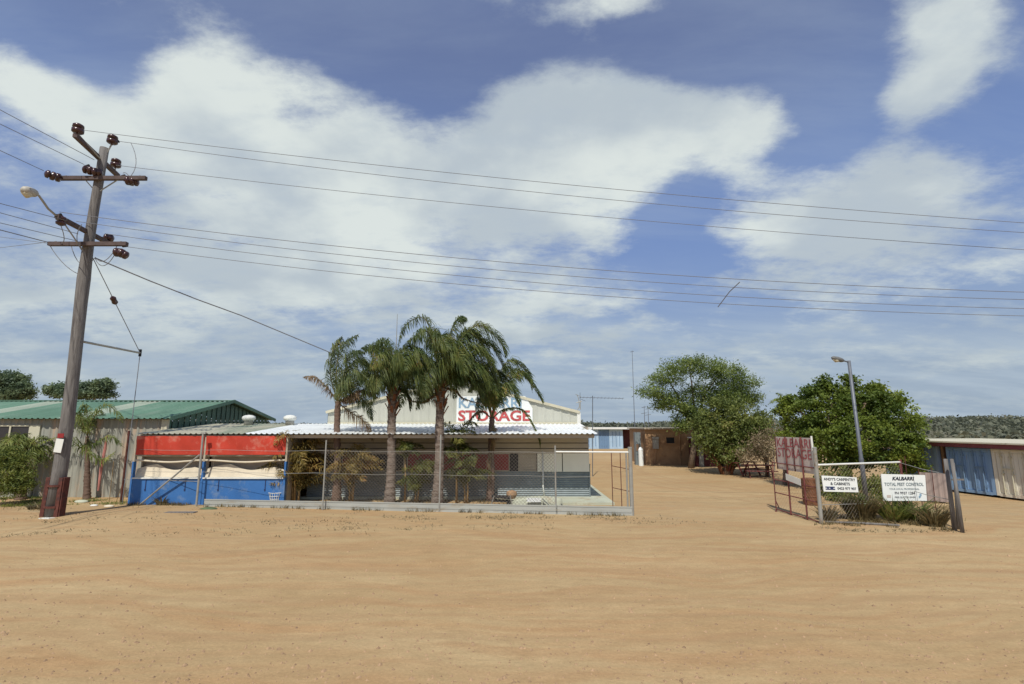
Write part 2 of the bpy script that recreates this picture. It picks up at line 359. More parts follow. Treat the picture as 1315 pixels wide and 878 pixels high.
def wn(scale, det, ro, loc=(0,0,0), st=(1,1,1), dist=0):
    mp = N.new('ShaderNodeMapping'); mp.inputs['Location'].default_value = loc; mp.inputs['Scale'].default_value = st; L.new(cmb.outputs[0], mp.inputs[0])
    n = N.new('ShaderNodeTexNoise'); n.inputs['Scale'].default_value = scale; n.inputs['Detail'].default_value = det; n.inputs['Roughness'].default_value = ro
    n.inputs['Distortion'].default_value = dist
    L.new(mp.outputs[0], n.inputs[0]); return n.outputs[0]
n_big = wn(1.3, 9, .62, (3.1, 1.7, 0)); n_fine = wn(3.6, 9, .66, (1, 8, 0), (1,1.4,1)); n_wisp = wn(1.1, 8, .6, (7, 2, 0), (.7, 2.2, 1), .4); n_sh = wn(1.9, 6, .5, (3.4, 2.0, 0)); n_w2 = wn(2.2, 4, .55, (9, 5, 0))
azn = mth('ADD', mth('ARCTAN2', X, Y_), mth('MULTIPLY', mth('SUBTRACT', n_w2, .5), .12))
eln = mth('ADD', mth('ARCSINE', Z), mth('MULTIPLY', mth('SUBTRACT', n_big, .5), .07))
def azel(px, py):
    x, y, z = ray(px, py); return math.atan2(x, y), math.atan2(z, math.hypot(x, y))
blobs = [ # px, py, rx, ry, amp
 (235,110,75,50,.9),(300,150,110,70,.8),(370,215,150,70,.7),(480,190,100,50,.7),(440,270,260,90,.55),(655,150,70,60,1.0),(740,130,90,50,.8),(850,135,90,45,1.0),(930,170,85,45,.9),(700,240,120,90,.75),(800,230,70,60,.6),
 (1225,50,85,75,1.1),(1180,130,75,35,.8),(1060,270,130,60,.75),(1180,240,160,50,.7),(1000,320,90,35,.4),(1120,345,180,35,.4),
 (40,110,70,45,.65),(110,160,80,40,.55),(160,230,120,60,.35),(780,8,80,22,.8),(300,340,330,60,.5),(90,400,170,40,.4),(700,395,130,30,.5),(480,400,300,40,.3),(1000,470,330,25,.35),(200,470,300,40,.3),
 (110,40,130,55,-1.0),(150,105,35,45,-.5),(500,50,170,55,-1.2),(560,110,55,45,-1.0),(392,160,30,26,-.45),(930,50,150,60,-1.3),(1050,110,55,70,-1.1),(865,310,42,55,-1.0),(900,235,40,30,-.5),(1060,185,70,22,-.6),(1260,165,80,22,-.8),(590,375,60,20,-.5),(60,250,80,45,-.3),(960,405,190,20,-.35),(150,240,60,25,-.2),(1300,10,40,60,-.5)]
D = mth('ADD', mth('ADD', mth('MULTIPLY', mth('SUBTRACT', n_big, .5), 1.9), mth('MULTIPLY', mth('SUBTRACT', n_fine, .5), 2.7)), .20)
for px, py, rx, ry, a in blobs:
    a0, e0 = azel(px, py); a1, e1 = azel(px+rx*.7, py); a2, e2 = azel(px, py-ry*.7)
    sa = abs(a1-a0)/.7 + .01; se = abs(e2-e0)/.7 + .01
    u = mth('DIVIDE', mth('SUBTRACT', azn, a0), sa); v = mth('DIVIDE', mth('SUBTRACT', eln, e0), se)
    q = mth('ADD', mth('MULTIPLY', u, u), mth('MULTIPLY', v, v))
    D = mth('MULTIPLY_ADD', mth('EXPONENT', mth('MULTIPLY', q, -1.0)), a, D)
mr = N.new('ShaderNodeMapRange'); mr.interpolation_type = 'SMOOTHSTEP'; mr.inputs[1].default_value = .05; mr.inputs[2].default_value = 1.12; L.new(D, mr.inputs[0])
cov = mr.outputs[0]
# thin veil everywhere, thicker towards the horizon
lowr = N.new('ShaderNodeMapRange'); lowr.inputs[1].default_value = .30; lowr.inputs[2].default_value = .0; lowr.inputs[3].default_value = 0; lowr.inputs[4].default_value = 1; L.new(Z, lowr.inputs[0])
wr = N.new('ShaderNodeMapRange'); wr.interpolation_type = 'SMOOTHSTEP'; wr.inputs[1].default_value = .38; wr.inputs[2].default_value = .72; L.new(n_wisp, wr.inputs[0])
veil = mth('MULTIPLY', wr.outputs[0], mth('MULTIPLY_ADD', lowr.outputs[0], .5, .22))
def rgbmix(f, a, b):
    x = N.new('ShaderNodeMix'); x.data_type = 'RGBA'
    L.new(f, x.inputs[0]) if not isinstance(f, float) else setattr(x.inputs[0], 'default_value', f)
    for i, q in ((6, a), (7, b)):
        L.new(q, x.inputs[i]) if not isinstance(q, tuple) else setattr(x.inputs[i], 'default_value', q)
    return x.outputs[2]
K = 10.0
blue = rgbmix(.62, sky.outputs[0], (.175*K,.26*K,.52*K,1))
hz = N.new('ShaderNodeMapRange'); hz.interpolation_type = 'SMOOTHSTEP'; hz.inputs[1].default_value = .34; hz.inputs[2].default_value = .02; L.new(Z, hz.inputs[0])
blue = rgbmix(mth('MULTIPLY', hz.outputs[0], .92), blue, (.30*K,.375*K,.46*K,1))
hi = N.new('ShaderNodeMapRange'); hi.interpolation_type = 'SMOOTHSTEP'; hi.inputs[1].default_value = .38; hi.inputs[2].default_value = .66; L.new(Z, hi.inputs[0])
blue = rgbmix(mth('MULTIPLY', hi.outputs[0], .75), blue, (.115*K,.152*K,.28*K,1))
blue = rgbmix(veil, blue, (.44*K,.52*K,.59*K,1))
shr = N.new('ShaderNodeMapRange'); shr.interpolation_type = 'SMOOTHSTEP'; shr.inputs[1].default_value = .40; shr.inputs[2].default_value = .62; L.new(n_sh, shr.inputs[0])
ccol = rgbmix(shr.outputs[0], (.44*K,.50*K,.54*K,1), (.66*K,.71*K,.68*K,1))
fr_ = N.new('ShaderNodeMapRange'); fr_.interpolation_type = 'SMOOTHSTEP'; fr_.inputs[1].default_value = .46; fr_.inputs[2].default_value = .70; L.new(wn(5.5, 7, .6, (2.2, 4, 0), (1,1.5,1)), fr_.inputs[0])
ccol = rgbmix(mth('MULTIPLY', fr_.outputs[0], .30), ccol, (.40*K,.47*K,.54*K,1))
ccol = rgbmix(mth('MULTIPLY', lowr.outputs[0], .8), ccol, (.35*K,.42*K,.48*K,1))
fin = rgbmix(mth('MULTIPLY', cov, .93), blue, ccol)
L.new(fin, bg.inputs[0]); bg.inputs[1].default_value = .10
SC.view_settings.view_transform = 'Standard'; SC.view_settings.look = 'None'; SC.view_settings.exposure = .18; SC.view_settings.gamma = 1
SC.render.engine = 'CYCLES'
# ------------------------------------------------------------------ ground
def gz(x, y):
    b = .07*math.exp(-((y-17.3)/1.3)**2) * (1/(1+math.exp(max(-30,min(30,(x+9)/1.2)))))           # low bank along the verge by the pole
    n = .025*noise.noise(Vector((x*.25, y*.6, 0))) + .012*noise.noise(Vector((x*.9, y*2.0, 3)))
    k = max(0, min(1, (19.3-y)/1.0)); k2 = max(0, min(1, (1 if y > 19 else 1)))
    return (b + n*(k*.9+.1)) * (1 if abs(x) < 80 and y < 60 else 0)
xs = [-3000,-900,-300,-120,-60] + [-40 + i*.4 for i in range(201)] + [60,120,300,900,3000]
ys = [-3000,-600,-100,-20] + [-4 + i*.25 for i in range(110)] + [24,26,28,31,35,40,48,60,90,150,400,900,3000]
mb = MB(); mb.v = [Vector((x, y, gz(x, y))) for y in ys for x in xs]; nx = len(xs)
mb.f = [(j*nx+i, j*nx+i+1, (j+1)*nx+i+1, (j+1)*nx+i) for j in range(len(ys)-1) for i in range(nx-1)]
struct('ground', mb, M['sand'], 'bare orange sand of the road, verge and yard', smooth=True)
# hills
def hill_h(x, y):
    a = max(0, min(1, (y-95)/90)); a = a*a*(3-2*a)
    hh = 1.7 + 2.7*max(0, min(1, (x-70)/90)) + .5*math.sin(x*.03) + .35*math.sin(x*.083+1)
    return a*hh - .15
xs = list(np.arange(-420, 560, 10)); ys = list(np.arange(90, 330, 10))
mb = MB(); mb.v = [Vector((x, y, hill_h(x, y))) for y in ys for x in xs]; nx = len(xs)
mb.f = [(j*nx+i, j*nx+i+1, (j+1)*nx+i+1, (j+1)*nx+i) for j in range(len(ys)-1) for i in range(nx-1)]
struct('hills', mb, M['hill'], 'low scrub covered rise along the horizon', smooth=True)
# leaf helpers -------------------------------------------------------
def leaf_quads(cen, size, up=.35, asp=.55):
    n = len(cen)
    a = RNG.normal(size=(n,3)); a /= np.linalg.norm(a, axis=1)[:,None]
    nrm = RNG.normal(size=(n,3)); nrm[:,2] += up*3; nrm /= np.linalg.norm(nrm, axis=1)[:,None]
    u = np.cross(a, nrm); u /= np.linalg.norm(u, axis=1)[:,None]+1e-9
    v = np.cross(nrm, u); s = (size*RNG.uniform(.6,1.35,n))[:,None]
    p = np.stack([cen-u*s*.5, cen-v*s*asp*.5+u*s*.05, cen+u*s*.5, cen+v*s*asp*.5+u*s*.05], 1).reshape(-1,3)
    return p, np.arange(4*n).reshape(-1,4)
def crown_pts(blobs, nclump, per, spread, shell=.55):
    """blobs: (centre, rx, ry, rz); clumps near the surface of each blob, leaves gathered round each clump"""
    vol = np.array([b[1]*b[3]+.12 for b in blobs]); cnt = np.maximum(3, (nclump*vol/vol.sum()).astype(int)); out = []
    for (c, rx, ry, rz), k in zip(blobs, cnt):
        d = RNG.normal(size=(k,3)); d /= np.linalg.norm(d, axis=1)[:,None]
        r = shell + (1.08-shell)*RNG.random(k)**.8
        cc = np.array(c) + d*r[:,None]*np.array([rx,ry,rz])
        w = RNG.integers(int(per*.5), int(per*1.5), k)
        idx = np.repeat(np.arange(k), w)
        out.append(cc[idx] + RNG.normal(size=(len(idx),3))*spread*np.array([1,1,.6]))
    return np.concatenate(out)
def hill_bush():
    n = 60000; x = RNG.uniform(-380, 520, n); y = 95 + 190*RNG.random(n)**.85
    xy = np.stack([x, y], 1); keep = np.abs(x) < 1.15*y + 40; xy = xy[keep]
    c = []; cl = 11000; ci = RNG.integers(0, len(xy), cl); cent = xy[ci]; hh = RNG.uniform(.8, 2.4, cl); big = (np.sin(cent[:,0]*.11)+np.sin(cent[:,0]*.047+2)+np.sin(cent[:,1]*.2+cent[:,0]*.03)) ; hh *= 1+.16*big
    k = 11; idx = np.repeat(np.arange(cl), k); p = cent[idx] + RNG.normal(size=(cl*k,2))*[1.3,1.0]*(hh[idx]/2)[:,None]
    z = np.array([hill_h(a, b) for a, b in cent])[idx] + hh[idx]*RNG.random(cl*k)
    return leaf_quads(np.column_stack([p, z]), .95, .4, .8)
v, f = hill_bush(); o = obj('bushland', (v, f), M['hillbush']); o['kind'] = 'stuff'; o['label'] = 'low olive scrub covering the far rise'
# ------------------------------------------------------------------ utility pole
PB = G(67, 665); PY = PB.y; PT = W(133, 190, PY+.0)
def polept(z): return Vector((PB.x + (PT.x-PB.x)*z/PT.z + .10*math.sin(z/PT.z*math.pi*2.2)*.6, PY, z))
pole = thing('utility_pole', 'tall weathered timber power pole with crossarms and a street lamp on the verge', 'power pole', PB)

zs = [0,1.5,3,4.5,6,7,7.8,8.4,9.2,10.3,11.4,PT.z]
rs = [.215,.2,.187,.175,.175,.18,.19,.168,.152,.146,.14,.135]
obj('pole_trunk', MB().tube([polept(z) for z in zs], rs, 16), M['wood'], pole, smooth=True)
for sgn in (-1, 1):      # rusted steel stakes either side of the butt
    p0 = PB + Vector((sgn*.27, -.02, -.05)); p1 = polept(1.25) + Vector((sgn*.25, -.02, 0))
    m = MB(); m.bar(p0, p1, .09, .22, (0,1,0)); m.bar(p0+Vector((-sgn*.05,-.13,0)), p1+Vector((-sgn*.05,-.13,0)), .12, .02, (0,1,0)); obj('steel_stake', m, M['rust'], pole)
m = MB()
for z in (.35, 1.0): m.tube([polept(z)+Vector((0,0,-.03)), polept(z)+Vector((0,0,.03))], .262, 16)
obj_each('steel_band', m, M['rust'], pole)
q = polept(2.05) + Vector((.02,-.222,0)); m = MB(); m.poly([q+Vector((-.13,-.0,0)), q+Vector((.11,-.0,-.03)), q+Vector((.15,0,.40)), q+Vector((-.09,0,.42))], (0,-.012,0))
obj('notice', m, M['whitep'], pole, 'white notice fixed to the pole')
m = MB(); q2 = q + Vector((.03,0,.44)); m.box((q2.x-.1,q2.y-.012,q2.z), (q2.x+.1,q2.y,q2.z+.14)); obj('notice_header', m, M['redshut'], pole)
def insul(p, r=.14, h=.2, axis=(0,0,1)):
    m = MB(); m.lathe(p, [(0,.03),(.05,.03),(.06,r*.8),(.09,r),(.09+h*.35,r),(.1+h*.4,r*.62),(.12+h*.45,r*.62),(.12+h*.5,r*.95),(.12+h*.8,r*.9),(.12+h,r*.4)], 12, axis); return m
def arm(a, b, wdt=.13):
    o = obj('crossarm', MB().bar(a, b, wdt, wdt), M['armwood'], pole)
    d = (Vector(b)-Vector(a)).normalized(); m = MB()
    for e, s in ((Vector(a), 1), (Vector(b), -1)): m.bar(e + d*s*.22 + Vector((0,0,wdt*.5)), e + d*s*.22 + Vector((0,0,wdt*.5+.03)), .05)
    obj_each('bolt', m, M['galv'], o); return o
A1 = W(78, 231, PY-.15); A2 = W(188, 238, PY-.15); A2.z = A1.z = 11.35
B1 = W(97, 173, 15.35); B2 = W(152, 222, 18.1); B1.z = B2.z = 12.2
C1 = W(73, 275, 15.4); C2 = W(141, 309, 17.9); C1.z = C2.z = 9.45
D1 = W(66, 314, PY-.15); D2 = W(165, 321, PY-.15); D1.z = D2.z = 8.95
A1.y = A2.y = PY-.2; D1.y = D2.y = PY-.24
B1.x -= .02; ob = arm(B1, B2); arm(A1, A2); arm(C1, C2); arm(D1, D2)
ins = []
for p in (B1 + Vector((0,.08,.07)), polept(PT.z) + Vector((.24,0,.12)), W(148, 216, 17.8), ):
    ins.append(p); obj('insulator', insul(p, .17, .26), M['porcelain'], pole, smooth=True); q_ = Vector((p.x, p.y, 12.2)) if p.x < polept(12).x+.1 or p.y > PY+.3 else polept(12.1); obj('pin', MB().tube([q_, p+Vector((0,0,.04))], .025, 6), M['galv'], pole)
for (px, py, yy, ax) in ((75,228,PY-.35,(-1,-.6,.15)), (68,226,PY-.6,(-.6,-1,.1)), (116,219,PY-.25,(-.9,-.4,.1)), (122,221,PY-.25,(.9,.3,0)), (164,232,PY-.2,(.9,.3,.05)), (169,233,PY-.1,(.9,.3,.0)),
                         (79,281,15.6,(0,0,-1)), (150,324,PY-.2,(1,0,0)), (156,325,PY-.2,(.8,.2,-.4)), (137,305,17.8,(1,.3,0))):
    p = W(px, py, yy); ins.append(p); obj('insulator', insul(p - Vector(ax).normalized()*.12, .15, .22, ax), M['porcelain'], pole, smooth=True)
m = MB(); m.tube([C1, W(62,268,15.2), W(55,258,15.0), W(50,251,14.9), W(44,248,14.8)], .035, 8)
la = obj('lamp_arm', m, M['galv'], pole, smooth=True)
h0, h1 = W(48, 249, 14.85), W(27, 243, 14.4); hd = (h1-h0)
m = MB(); m.tube([h0, h0+hd*.12, h0+hd*.3, h0+hd*.6, h0+hd*.85, h1], [.06,.11,.135,.15,.12,.04], 12)
lh = obj('lamp_head', m, M['lampmetal'], la, smooth=True)
m = MB(); m.tube([h0+hd*.35+Vector((0,0,-.06)), h0+hd*.6+Vector((0,0,-.09)), h0+hd*.88+Vector((0,0,-.05))], [.08,.13,.07], 10); obj('lamp_lens', m, M['cream'], lh, smooth=True)
# braces, jumpers and fuse hardware
m = MB()
for a, b in ((C1*.5+C2*.5+Vector((0,-.9,0)), polept(8.6)), (A1*.72+A2*.28, polept(10.9)), (A1*.3+A2*.7, polept(10.9))): m.bar(a, b, .03)
obj_each('brace', m, M['galv'], pole)
m = MB()
def jumper(a, b, sag=.5, side=(0,0,0)):
    a, b, s_ = Vector(a), Vector(b), Vector(side); m.tube([a.lerp(b, t) + (Vector((0,0,-sag)) + s_)*4*t*(1-t) for t in [i/8 for i in range(9)]], .012, 5)
jumper(W(158,222,PY), W(168,231,PY), -.1); jumper(W(168,183,PY+.3), W(164,230,PY), .1, (.25,0,0)); jumper(D2-Vector((.3,0,0)), W(122,330,PY), .35); jumper(W(90,310,PY), W(122,331,PY), .5)
jumper(W(122,331,PY), W(150,322,PY), .4); jumper(C1, D1+Vector((.4,0,0)), .2, (.2,0,0)); jumper(W(105,288,PY-.8), W(108,325,PY-.3), 0, (-.2,0,0)); jumper(D1, polept(7.9), .2)
obj_each('jumper_wire', m, M['wire'], pole)
m = MB()
for px, py in ((60,223),(112,213),(158,226),(150,182),(160,316),(76,276)):
    p = W(px, py, PY+.1); m.tube([p-Vector((.07,0,.01)), p+Vector((.07,0,.02))], [.035,.05], 7)
obj_each('line_clamp', m, M['black'], pole)
strutE = W(180, 453, G(158,645).y); s0 = polept(ZY(437, PY))
m = MB(); m.tube([s0, strutE], .04, 8); obj('guy_strut', m, M['galv'], pole); 
m = MB(); m.tube([strutE+Vector((0,0,-.14)), strutE+Vector((0,0,.14))], .05, 8); obj('strut_clamp', m, M['black'], pole)
# guy wire
GA = G(157, 646); g = thing('guy_wire', 'steel stay wire running from the pole over a strut down to the ground', 'stay wire', GA)
gt = polept(ZY(328, PY)) + Vector((.1,.1,0)); gi = gt.lerp(strutE, .42)
m = MB(); m.tube([gt, strutE], .014, 6); m.tube([strutE, GA], .014, 6); obj('stay_cable', m, M['wire'], g)
dd = (strutE-gt).normalized(); obj('stay_insulator', MB().tube([gi-dd*.17, gi-dd*.1, gi, gi+dd*.1, gi+dd*.17], [.04,.1,.085,.1,.04], 10), M['porcelain'], g, smooth=True)
# power lines : right-hand span
def span(p0, mid, far, far_x, r, label, gname, nm='power_line'):
    A, B_, C_ = p0, mid, far
    def zq(x):
        return (A.z*(x-B_.x)*(x-C_.x)/((A.x-B_.x)*(A.x-C_.x)) + B_.z*(x-A.x)*(x-C_.x)/((B_.x-A.x)*(B_.x-C_.x)) + C_.z*(x-A.x)*(x-B_.x)/((C_.x-A.x)*(C_.x-B_.x)))
    pts = []
    for i in range(41):
        x = A.x + (far_x-A.x)*i/40; pts.append(Vector((x, A.y + (C_.y-A.y)*(x-A.x)/(C_.x-A.x), zq(x))))
    return tag(obj(nm, MB().tube(pts, r, 5), M['wire']), label, 'power line', gname)
up = [((100,166),(655,232),(1315,286),'topmost thin power line crossing the sky from the pole head to the right', PY-.2),
      ((144,180),(655,245),(1315,298.5),'second power line from the top, just under the topmost one on the right', PY+.1),
      ((149,212),(655,269),(1315,320.5),'third power line down, lowest of the upper set right of the pole', PY+.3)]
lo = [((76,272),(655,339),(1315,375),'highest wire of the lower four lines right of the pole', PY-1.2),
      ((98,284),(655,349.5),(1315,384.5),'second wire of the lower four lines right of the pole', PY-.2),
      ((136,300),(655,361),(1315,396),'third wire of the lower four lines right of the pole', PY+.2),
      ((158,316),(655,371.5),(1315,405.5),'lowest wire of the lower four lines right of the pole', PY+.6)]
lows = []
for (a, b, c, lab, yy) in up: span(W(*a, yy), W(*b, yy-.4), W(*c, yy-1.1), 44, .009, lab, 'upper power lines')
for (a, b, c, lab, yy) in lo:
    A, B_, C_ = W(*a, yy), W(*b, yy-.4), W(*c, yy-1.1); lows.append((A, B_, C_)); span(A, B_, C_, 44, .010, lab, 'lower power lines')
p = W(950, 362, PY-1.3); q = W(922, 394, PY-.1)
tag(obj('line_spreader', MB().tube([p, p.lerp(q,.4)+Vector((-.03,0,.03)), q], .014, 6), M['wire']), 'short dark spreader rod tying the lower four wires together', 'line spreader')
left = [((121,205),(6,144),16.8,13.7,'topmost power line leaving the pole to the left'),((108,211),(0,159),16.7,13.6,'second power line leaving the pole to the left'),((56,219),(0,193),16.4,14.2,'power line from the left end of the upper crossarm'),
        ((85,283),(0,261),15.6,13.6,'highest of the lower wires left of the pole'),((100,300),(0,273),16.4,13.8,'second of the lower wires left of the pole'),((98,309),(0,286),16.8,14.2,'third of the lower wires left of the pole'),((66,312),(0,295),16.7,14.6,'thick lowest wire reaching the left end of the lower crossarm')]
for a, b, ya, yb, lab in left:
    A, B_ = W(*a, ya), W(*b, yb); e = A + (B_-A)*3.2; e.z += .1
    tag(obj('power_line', MB().tube([A, B_, e], .015 if 'thick' in lab else .010, 5), M['wire']), lab, 'power line', 'power lines left of the pole')
for (a, b) in (((0,304),(60,312)),((0,318),(58,311))):
    A, B_ = W(*b, 17.0), W(*a, 22); tag(obj('service_line', MB().tube([A, B_, A+(B_-A)*3], .01, 5), M['wire']), 'thin faint wire leaving the lower crossarm to the far left, %s of two' % ('upper' if b[1]==312 else 'lower'), 'service wire', 'far left service wires')
A = W(122,331,PY); Bm = W(310,405,20.8); E = W(507,481,24.7)
tag(obj('service_line', MB().tube([A, A.lerp(Bm,.33)-Vector((0,0,.05)), A.lerp(Bm,.66)-Vector((0,0,.05)), Bm, Bm.lerp(W(430,455,23.3),1), E], .022, 6), M['wire']), 'black service cable sloping from the pole down to the shop roof', 'service cable')
# ------------------------------------------------------------------ green roofed shed on the left
sx1, sy0, syr, sy1, sze, szr = -14.25, 21.5, 25.9, 30.3, 3.2, 4.05; sx0 = -48
sh = thing('green_shed', 'long corrugated shed with green roof and pale roof strips behind the power pole', 'shed', (-25, sy0, 0))
m = MB(); m.corr((sx0,sy0,0), (sx1-sx0,0,0), (0,0,sze-.06), .28, .035); m.quad((sx0,sy0,0),(sx0,sy1,0),(sx0,sy1,sze-.1),(sx0,sy0,sze-.1)); m.quad((sx0,sy1,0),(sx1,sy1,0),(sx1,sy1,sze-.1),(sx0,sy1,sze-.1))
obj('wall', m, M['oldzinc'], sh)
m = MB(); n = 44
for i in range(n):
    y0_ = sy0 + (sy1-sy0)*i/n; y1_ = sy0 + (sy1-sy0)*(i+1)/n; hh = lambda y: sze + (szr-sze)*(1-abs(y-syr)/(syr-sy0)) - .08
    off = .03 if i % 2 else 0
    m.quad((sx1+off,y0_,0),(sx1+off,y1_,0),(sx1+off,y1_,hh(y1_)),(sx1+off,y0_,hh(y0_)))
obj('gable_wall', m, M['green_wall'], sh, 'dark green gable end')
strips = [(-32,-31),(-27.6,-26.6),(-23.2,-22.1),(-18.6,-17.5),(-41,-40)]
edges = sorted([sx0-.1] + [e for s in strips for e in s] + [sx1+.25])
mg = MB(); ms = MB()
for a, b in zip(edges[:-1], edges[1:]):
    tgt = ms if any(abs(a-s[0]) < 1e-6 for s in strips) else mg
    tgt.corr((a,sy0-.3,sze-.05), (b-a,0,0), (0,syr-sy0+.3,szr-sze+.06), .24, .035); tgt.corr((a,syr,szr+.01), (b-a,0,0), (0,sy1+.3-syr,sze-szr-.06), .24, .035)
obj('roof', mg, M['green_roof'], sh); obj_each('roof_light', ms, M['strip'], sh, 'pale translucent roof strips')
m = MB(); m.bar((sx0,syr,szr+.06),(sx1+.25,syr,szr+.06), .36, .03); m.bar((sx1+.27,sy0-.3,sze-.03),(sx1+.27,syr,szr+.02), .04, .16); m.bar((sx1+.27,syr,szr+.02),(sx1+.27,sy1+.3,sze-.03), .04, .16)
obj('ridge_cap', m, M['green_roof'], sh)
m = MB(); m.box((sx1-.25,sy0-.06,0),(sx1+.04,sy0-.0,sze-.08)); obj('corner_post', m, M['cream'], sh)
m = MB(); m.box((-24,sy0-.05,1.4),(-19.95,sy0-.005,2.84)); wd = obj('window', m, M['glass'], sh)
m = MB(); m.box((-19.95,sy0-.07,.0),(-19.5,sy0-.01,2.9)); m.box((-24,sy0-.09,2.84),(-19.95,sy0-.01,2.9)); m.box((-20.75,sy0-.09,1.4),(-20.68,sy0-.055,2.84)); obj('frame', m, M['cream'], wd)
# ------------------------------------------------------------------ shop (front building with kiosk under the same lean-to roof)
X0, XK, X1, YF, YW, YB = -14.0, -8.15, 3.08, 19.5, 21.0, 24.4
ZE, ZB = 2.56, 2.93
shop = thing('shop_building', 'low shop with white corrugated roof, red blind and bright blue counter', 'shop', (-4, YW, 0))
m = MB(); m.corr((-10.0,YF-.05,ZE), (13.2,0,0), (0,YB-YF+.05,ZB-ZE), .2, .035); obj('lean_to_roof', m, M['white_roof'], shop)
m = MB(); m.corr((X0-.05,YF-.05,ZE), (X0*-1-10.0+.05+.0,0,0), (0,YB-YF+.05,ZB-ZE), .2, .035); obj('roof_sheet', m, M['cream_roof'], shop, 'weathered cream roof sheets over the blue counter')
m = MB(); m.bar((X0,YF+.12,ZE-.09),(X1,YF+.12,ZE-.09), .06, .12); m.bar((X0+.02,YF+.1,ZE-.08),(X0+.02,YB,ZB-.08), .05, .12); m.bar((X1,YF+.1,ZE-.08),(X1,YB,ZB-.08), .05, .12)
for i in range(9):
    x = XK + .4 + i*1.35; m.bar((x,YF+.15,ZE-.08),(x,YW,ZE+.02), .045, .1)
obj_each('rafter', m, M['board'], shop)
# main front wall, lapped boards above
zt, z1, z2, z3 = ZE+.06, 1.77, 1.08, .10
m = MB(); nb = 4
for i in range(nb):
    a = z1 + (zt-z1)*i/nb; b = z1 + (zt-z1)*(i+1)/nb
    m.add([(XK,YW-.06,a),(X1,YW-.06,a),(X1,YW-.05,b-.03),(XK,YW-.05,b-.03),(XK,YW,a),(X1,YW,a),(X1,YW,b-.03),(XK,YW,b-.03)], [(0,1,2,3),(4,5,1,0),(3,2,6,7)])
obj('board_wall', m, M['board'], shop)
m = MB(); m.box((XK,YW+.0,z2),(X1-.02,YW+.015,zt-.02)); obj('wall_lining', m, M['dark'], shop)
m = MB(); m.box((X1-.06,YW,.1),(X1,YB,ZB-.1)); m.box((XK,YB-.08,0),(X1,YB-.02,ZB-.08)); m.box((XK,YW+.02,.1),(X1-.07,YW+.08,2.5)); m.box((X0,YB-.3,0),(XK,YB-.25,ZB-.08)); m.box((X0,YF+.3,0),(X0+.05,YB-.3,ZE)); obj('side_wall', m, M['board'], shop)
m = MB(); m.corr((XK,YW-.012,z3), (0,0,z2-z3), (X1-XK,0,0), .076, .009, 8, False); obj('corrugated_dado', m, M['bluezinc'], shop)
m = MB(); m.box((X1-.02,YW-.05,z3),(X1+.03,YW+.02,z2)); obj('corner_strip', m, M['bluezinc'], shop)
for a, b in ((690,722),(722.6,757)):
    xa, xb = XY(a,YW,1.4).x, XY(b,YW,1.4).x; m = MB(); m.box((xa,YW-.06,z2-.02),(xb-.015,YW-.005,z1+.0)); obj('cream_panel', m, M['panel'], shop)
wins = [(XK+.5,-6.9,'dark'),(-6.8,-5.7,'redshut'),(-5.6,-4.3,'dark'),(-4.2,-2.9,'redshut'),(-2.8,-1.6,'redshut'),(-1.5,-.1,'redshut'),(-.03,.2,'redshut'),(.25,.98,'board')]
for a, b, k in wins:
    if b-a < .4: continue
    m = MB(); m.box((a+.03,YW-.02,z2+.03),(b-.03,YW-.006,z1-.03)); wd = obj('window', m, M[k], shop, {'redshut':'window closed with a dark red shutter','dark':'dark unlit window','board':'window with brown slatted shutter'}[k])
    m = MB(); 
    for c in ((a,z2,b,z2+.03),(a,z1-.03,b,z1),(a,z2+.03,a+.03,z1-.03),(b-.03,z2+.03,b,z1-.03)): m.box((c[0],YW-.05,c[1]),(c[2],YW-.004,c[3]))
    if k == 'board':
        for j in range(5): m.box((a+.03,YW-.03,z2+.08+j*.12),(b-.03,YW-.021,z2+.14+j*.12))
    obj('frame', m, M['board'], wd)
# doorway / dark bay near x 395-430
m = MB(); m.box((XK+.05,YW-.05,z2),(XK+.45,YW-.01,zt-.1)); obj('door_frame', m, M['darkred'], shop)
# downpipe
m = MB(); xd = XY(698,YW,1).x; m.tube([(xd-.03,YW-.1,1.85),(xd-.03,YW-.1,.5),(xd+.02,YW-.12,.12)], .03, 8); obj('downpipe', m, M['whitep'], shop, smooth=True)
# roof vents
for px in (319, 372):
    c = XY(px, 23.6, 2.95); m = MB(); m.lathe((c.x,c.y,2.82), [(0,.19),(.24,.19),(.26,.2)], 14); vb = obj('vent_base', m, M['galv'], shop, smooth=True)
    m = MB(); m.lathe((c.x,c.y,3.09), [(0,.19),(.03,.25),(.1,.29),(.18,.27),(.24,.16),(.26,.01)], 18); obj('vent_turbine', m, M['whitep'], vb, smooth=True)
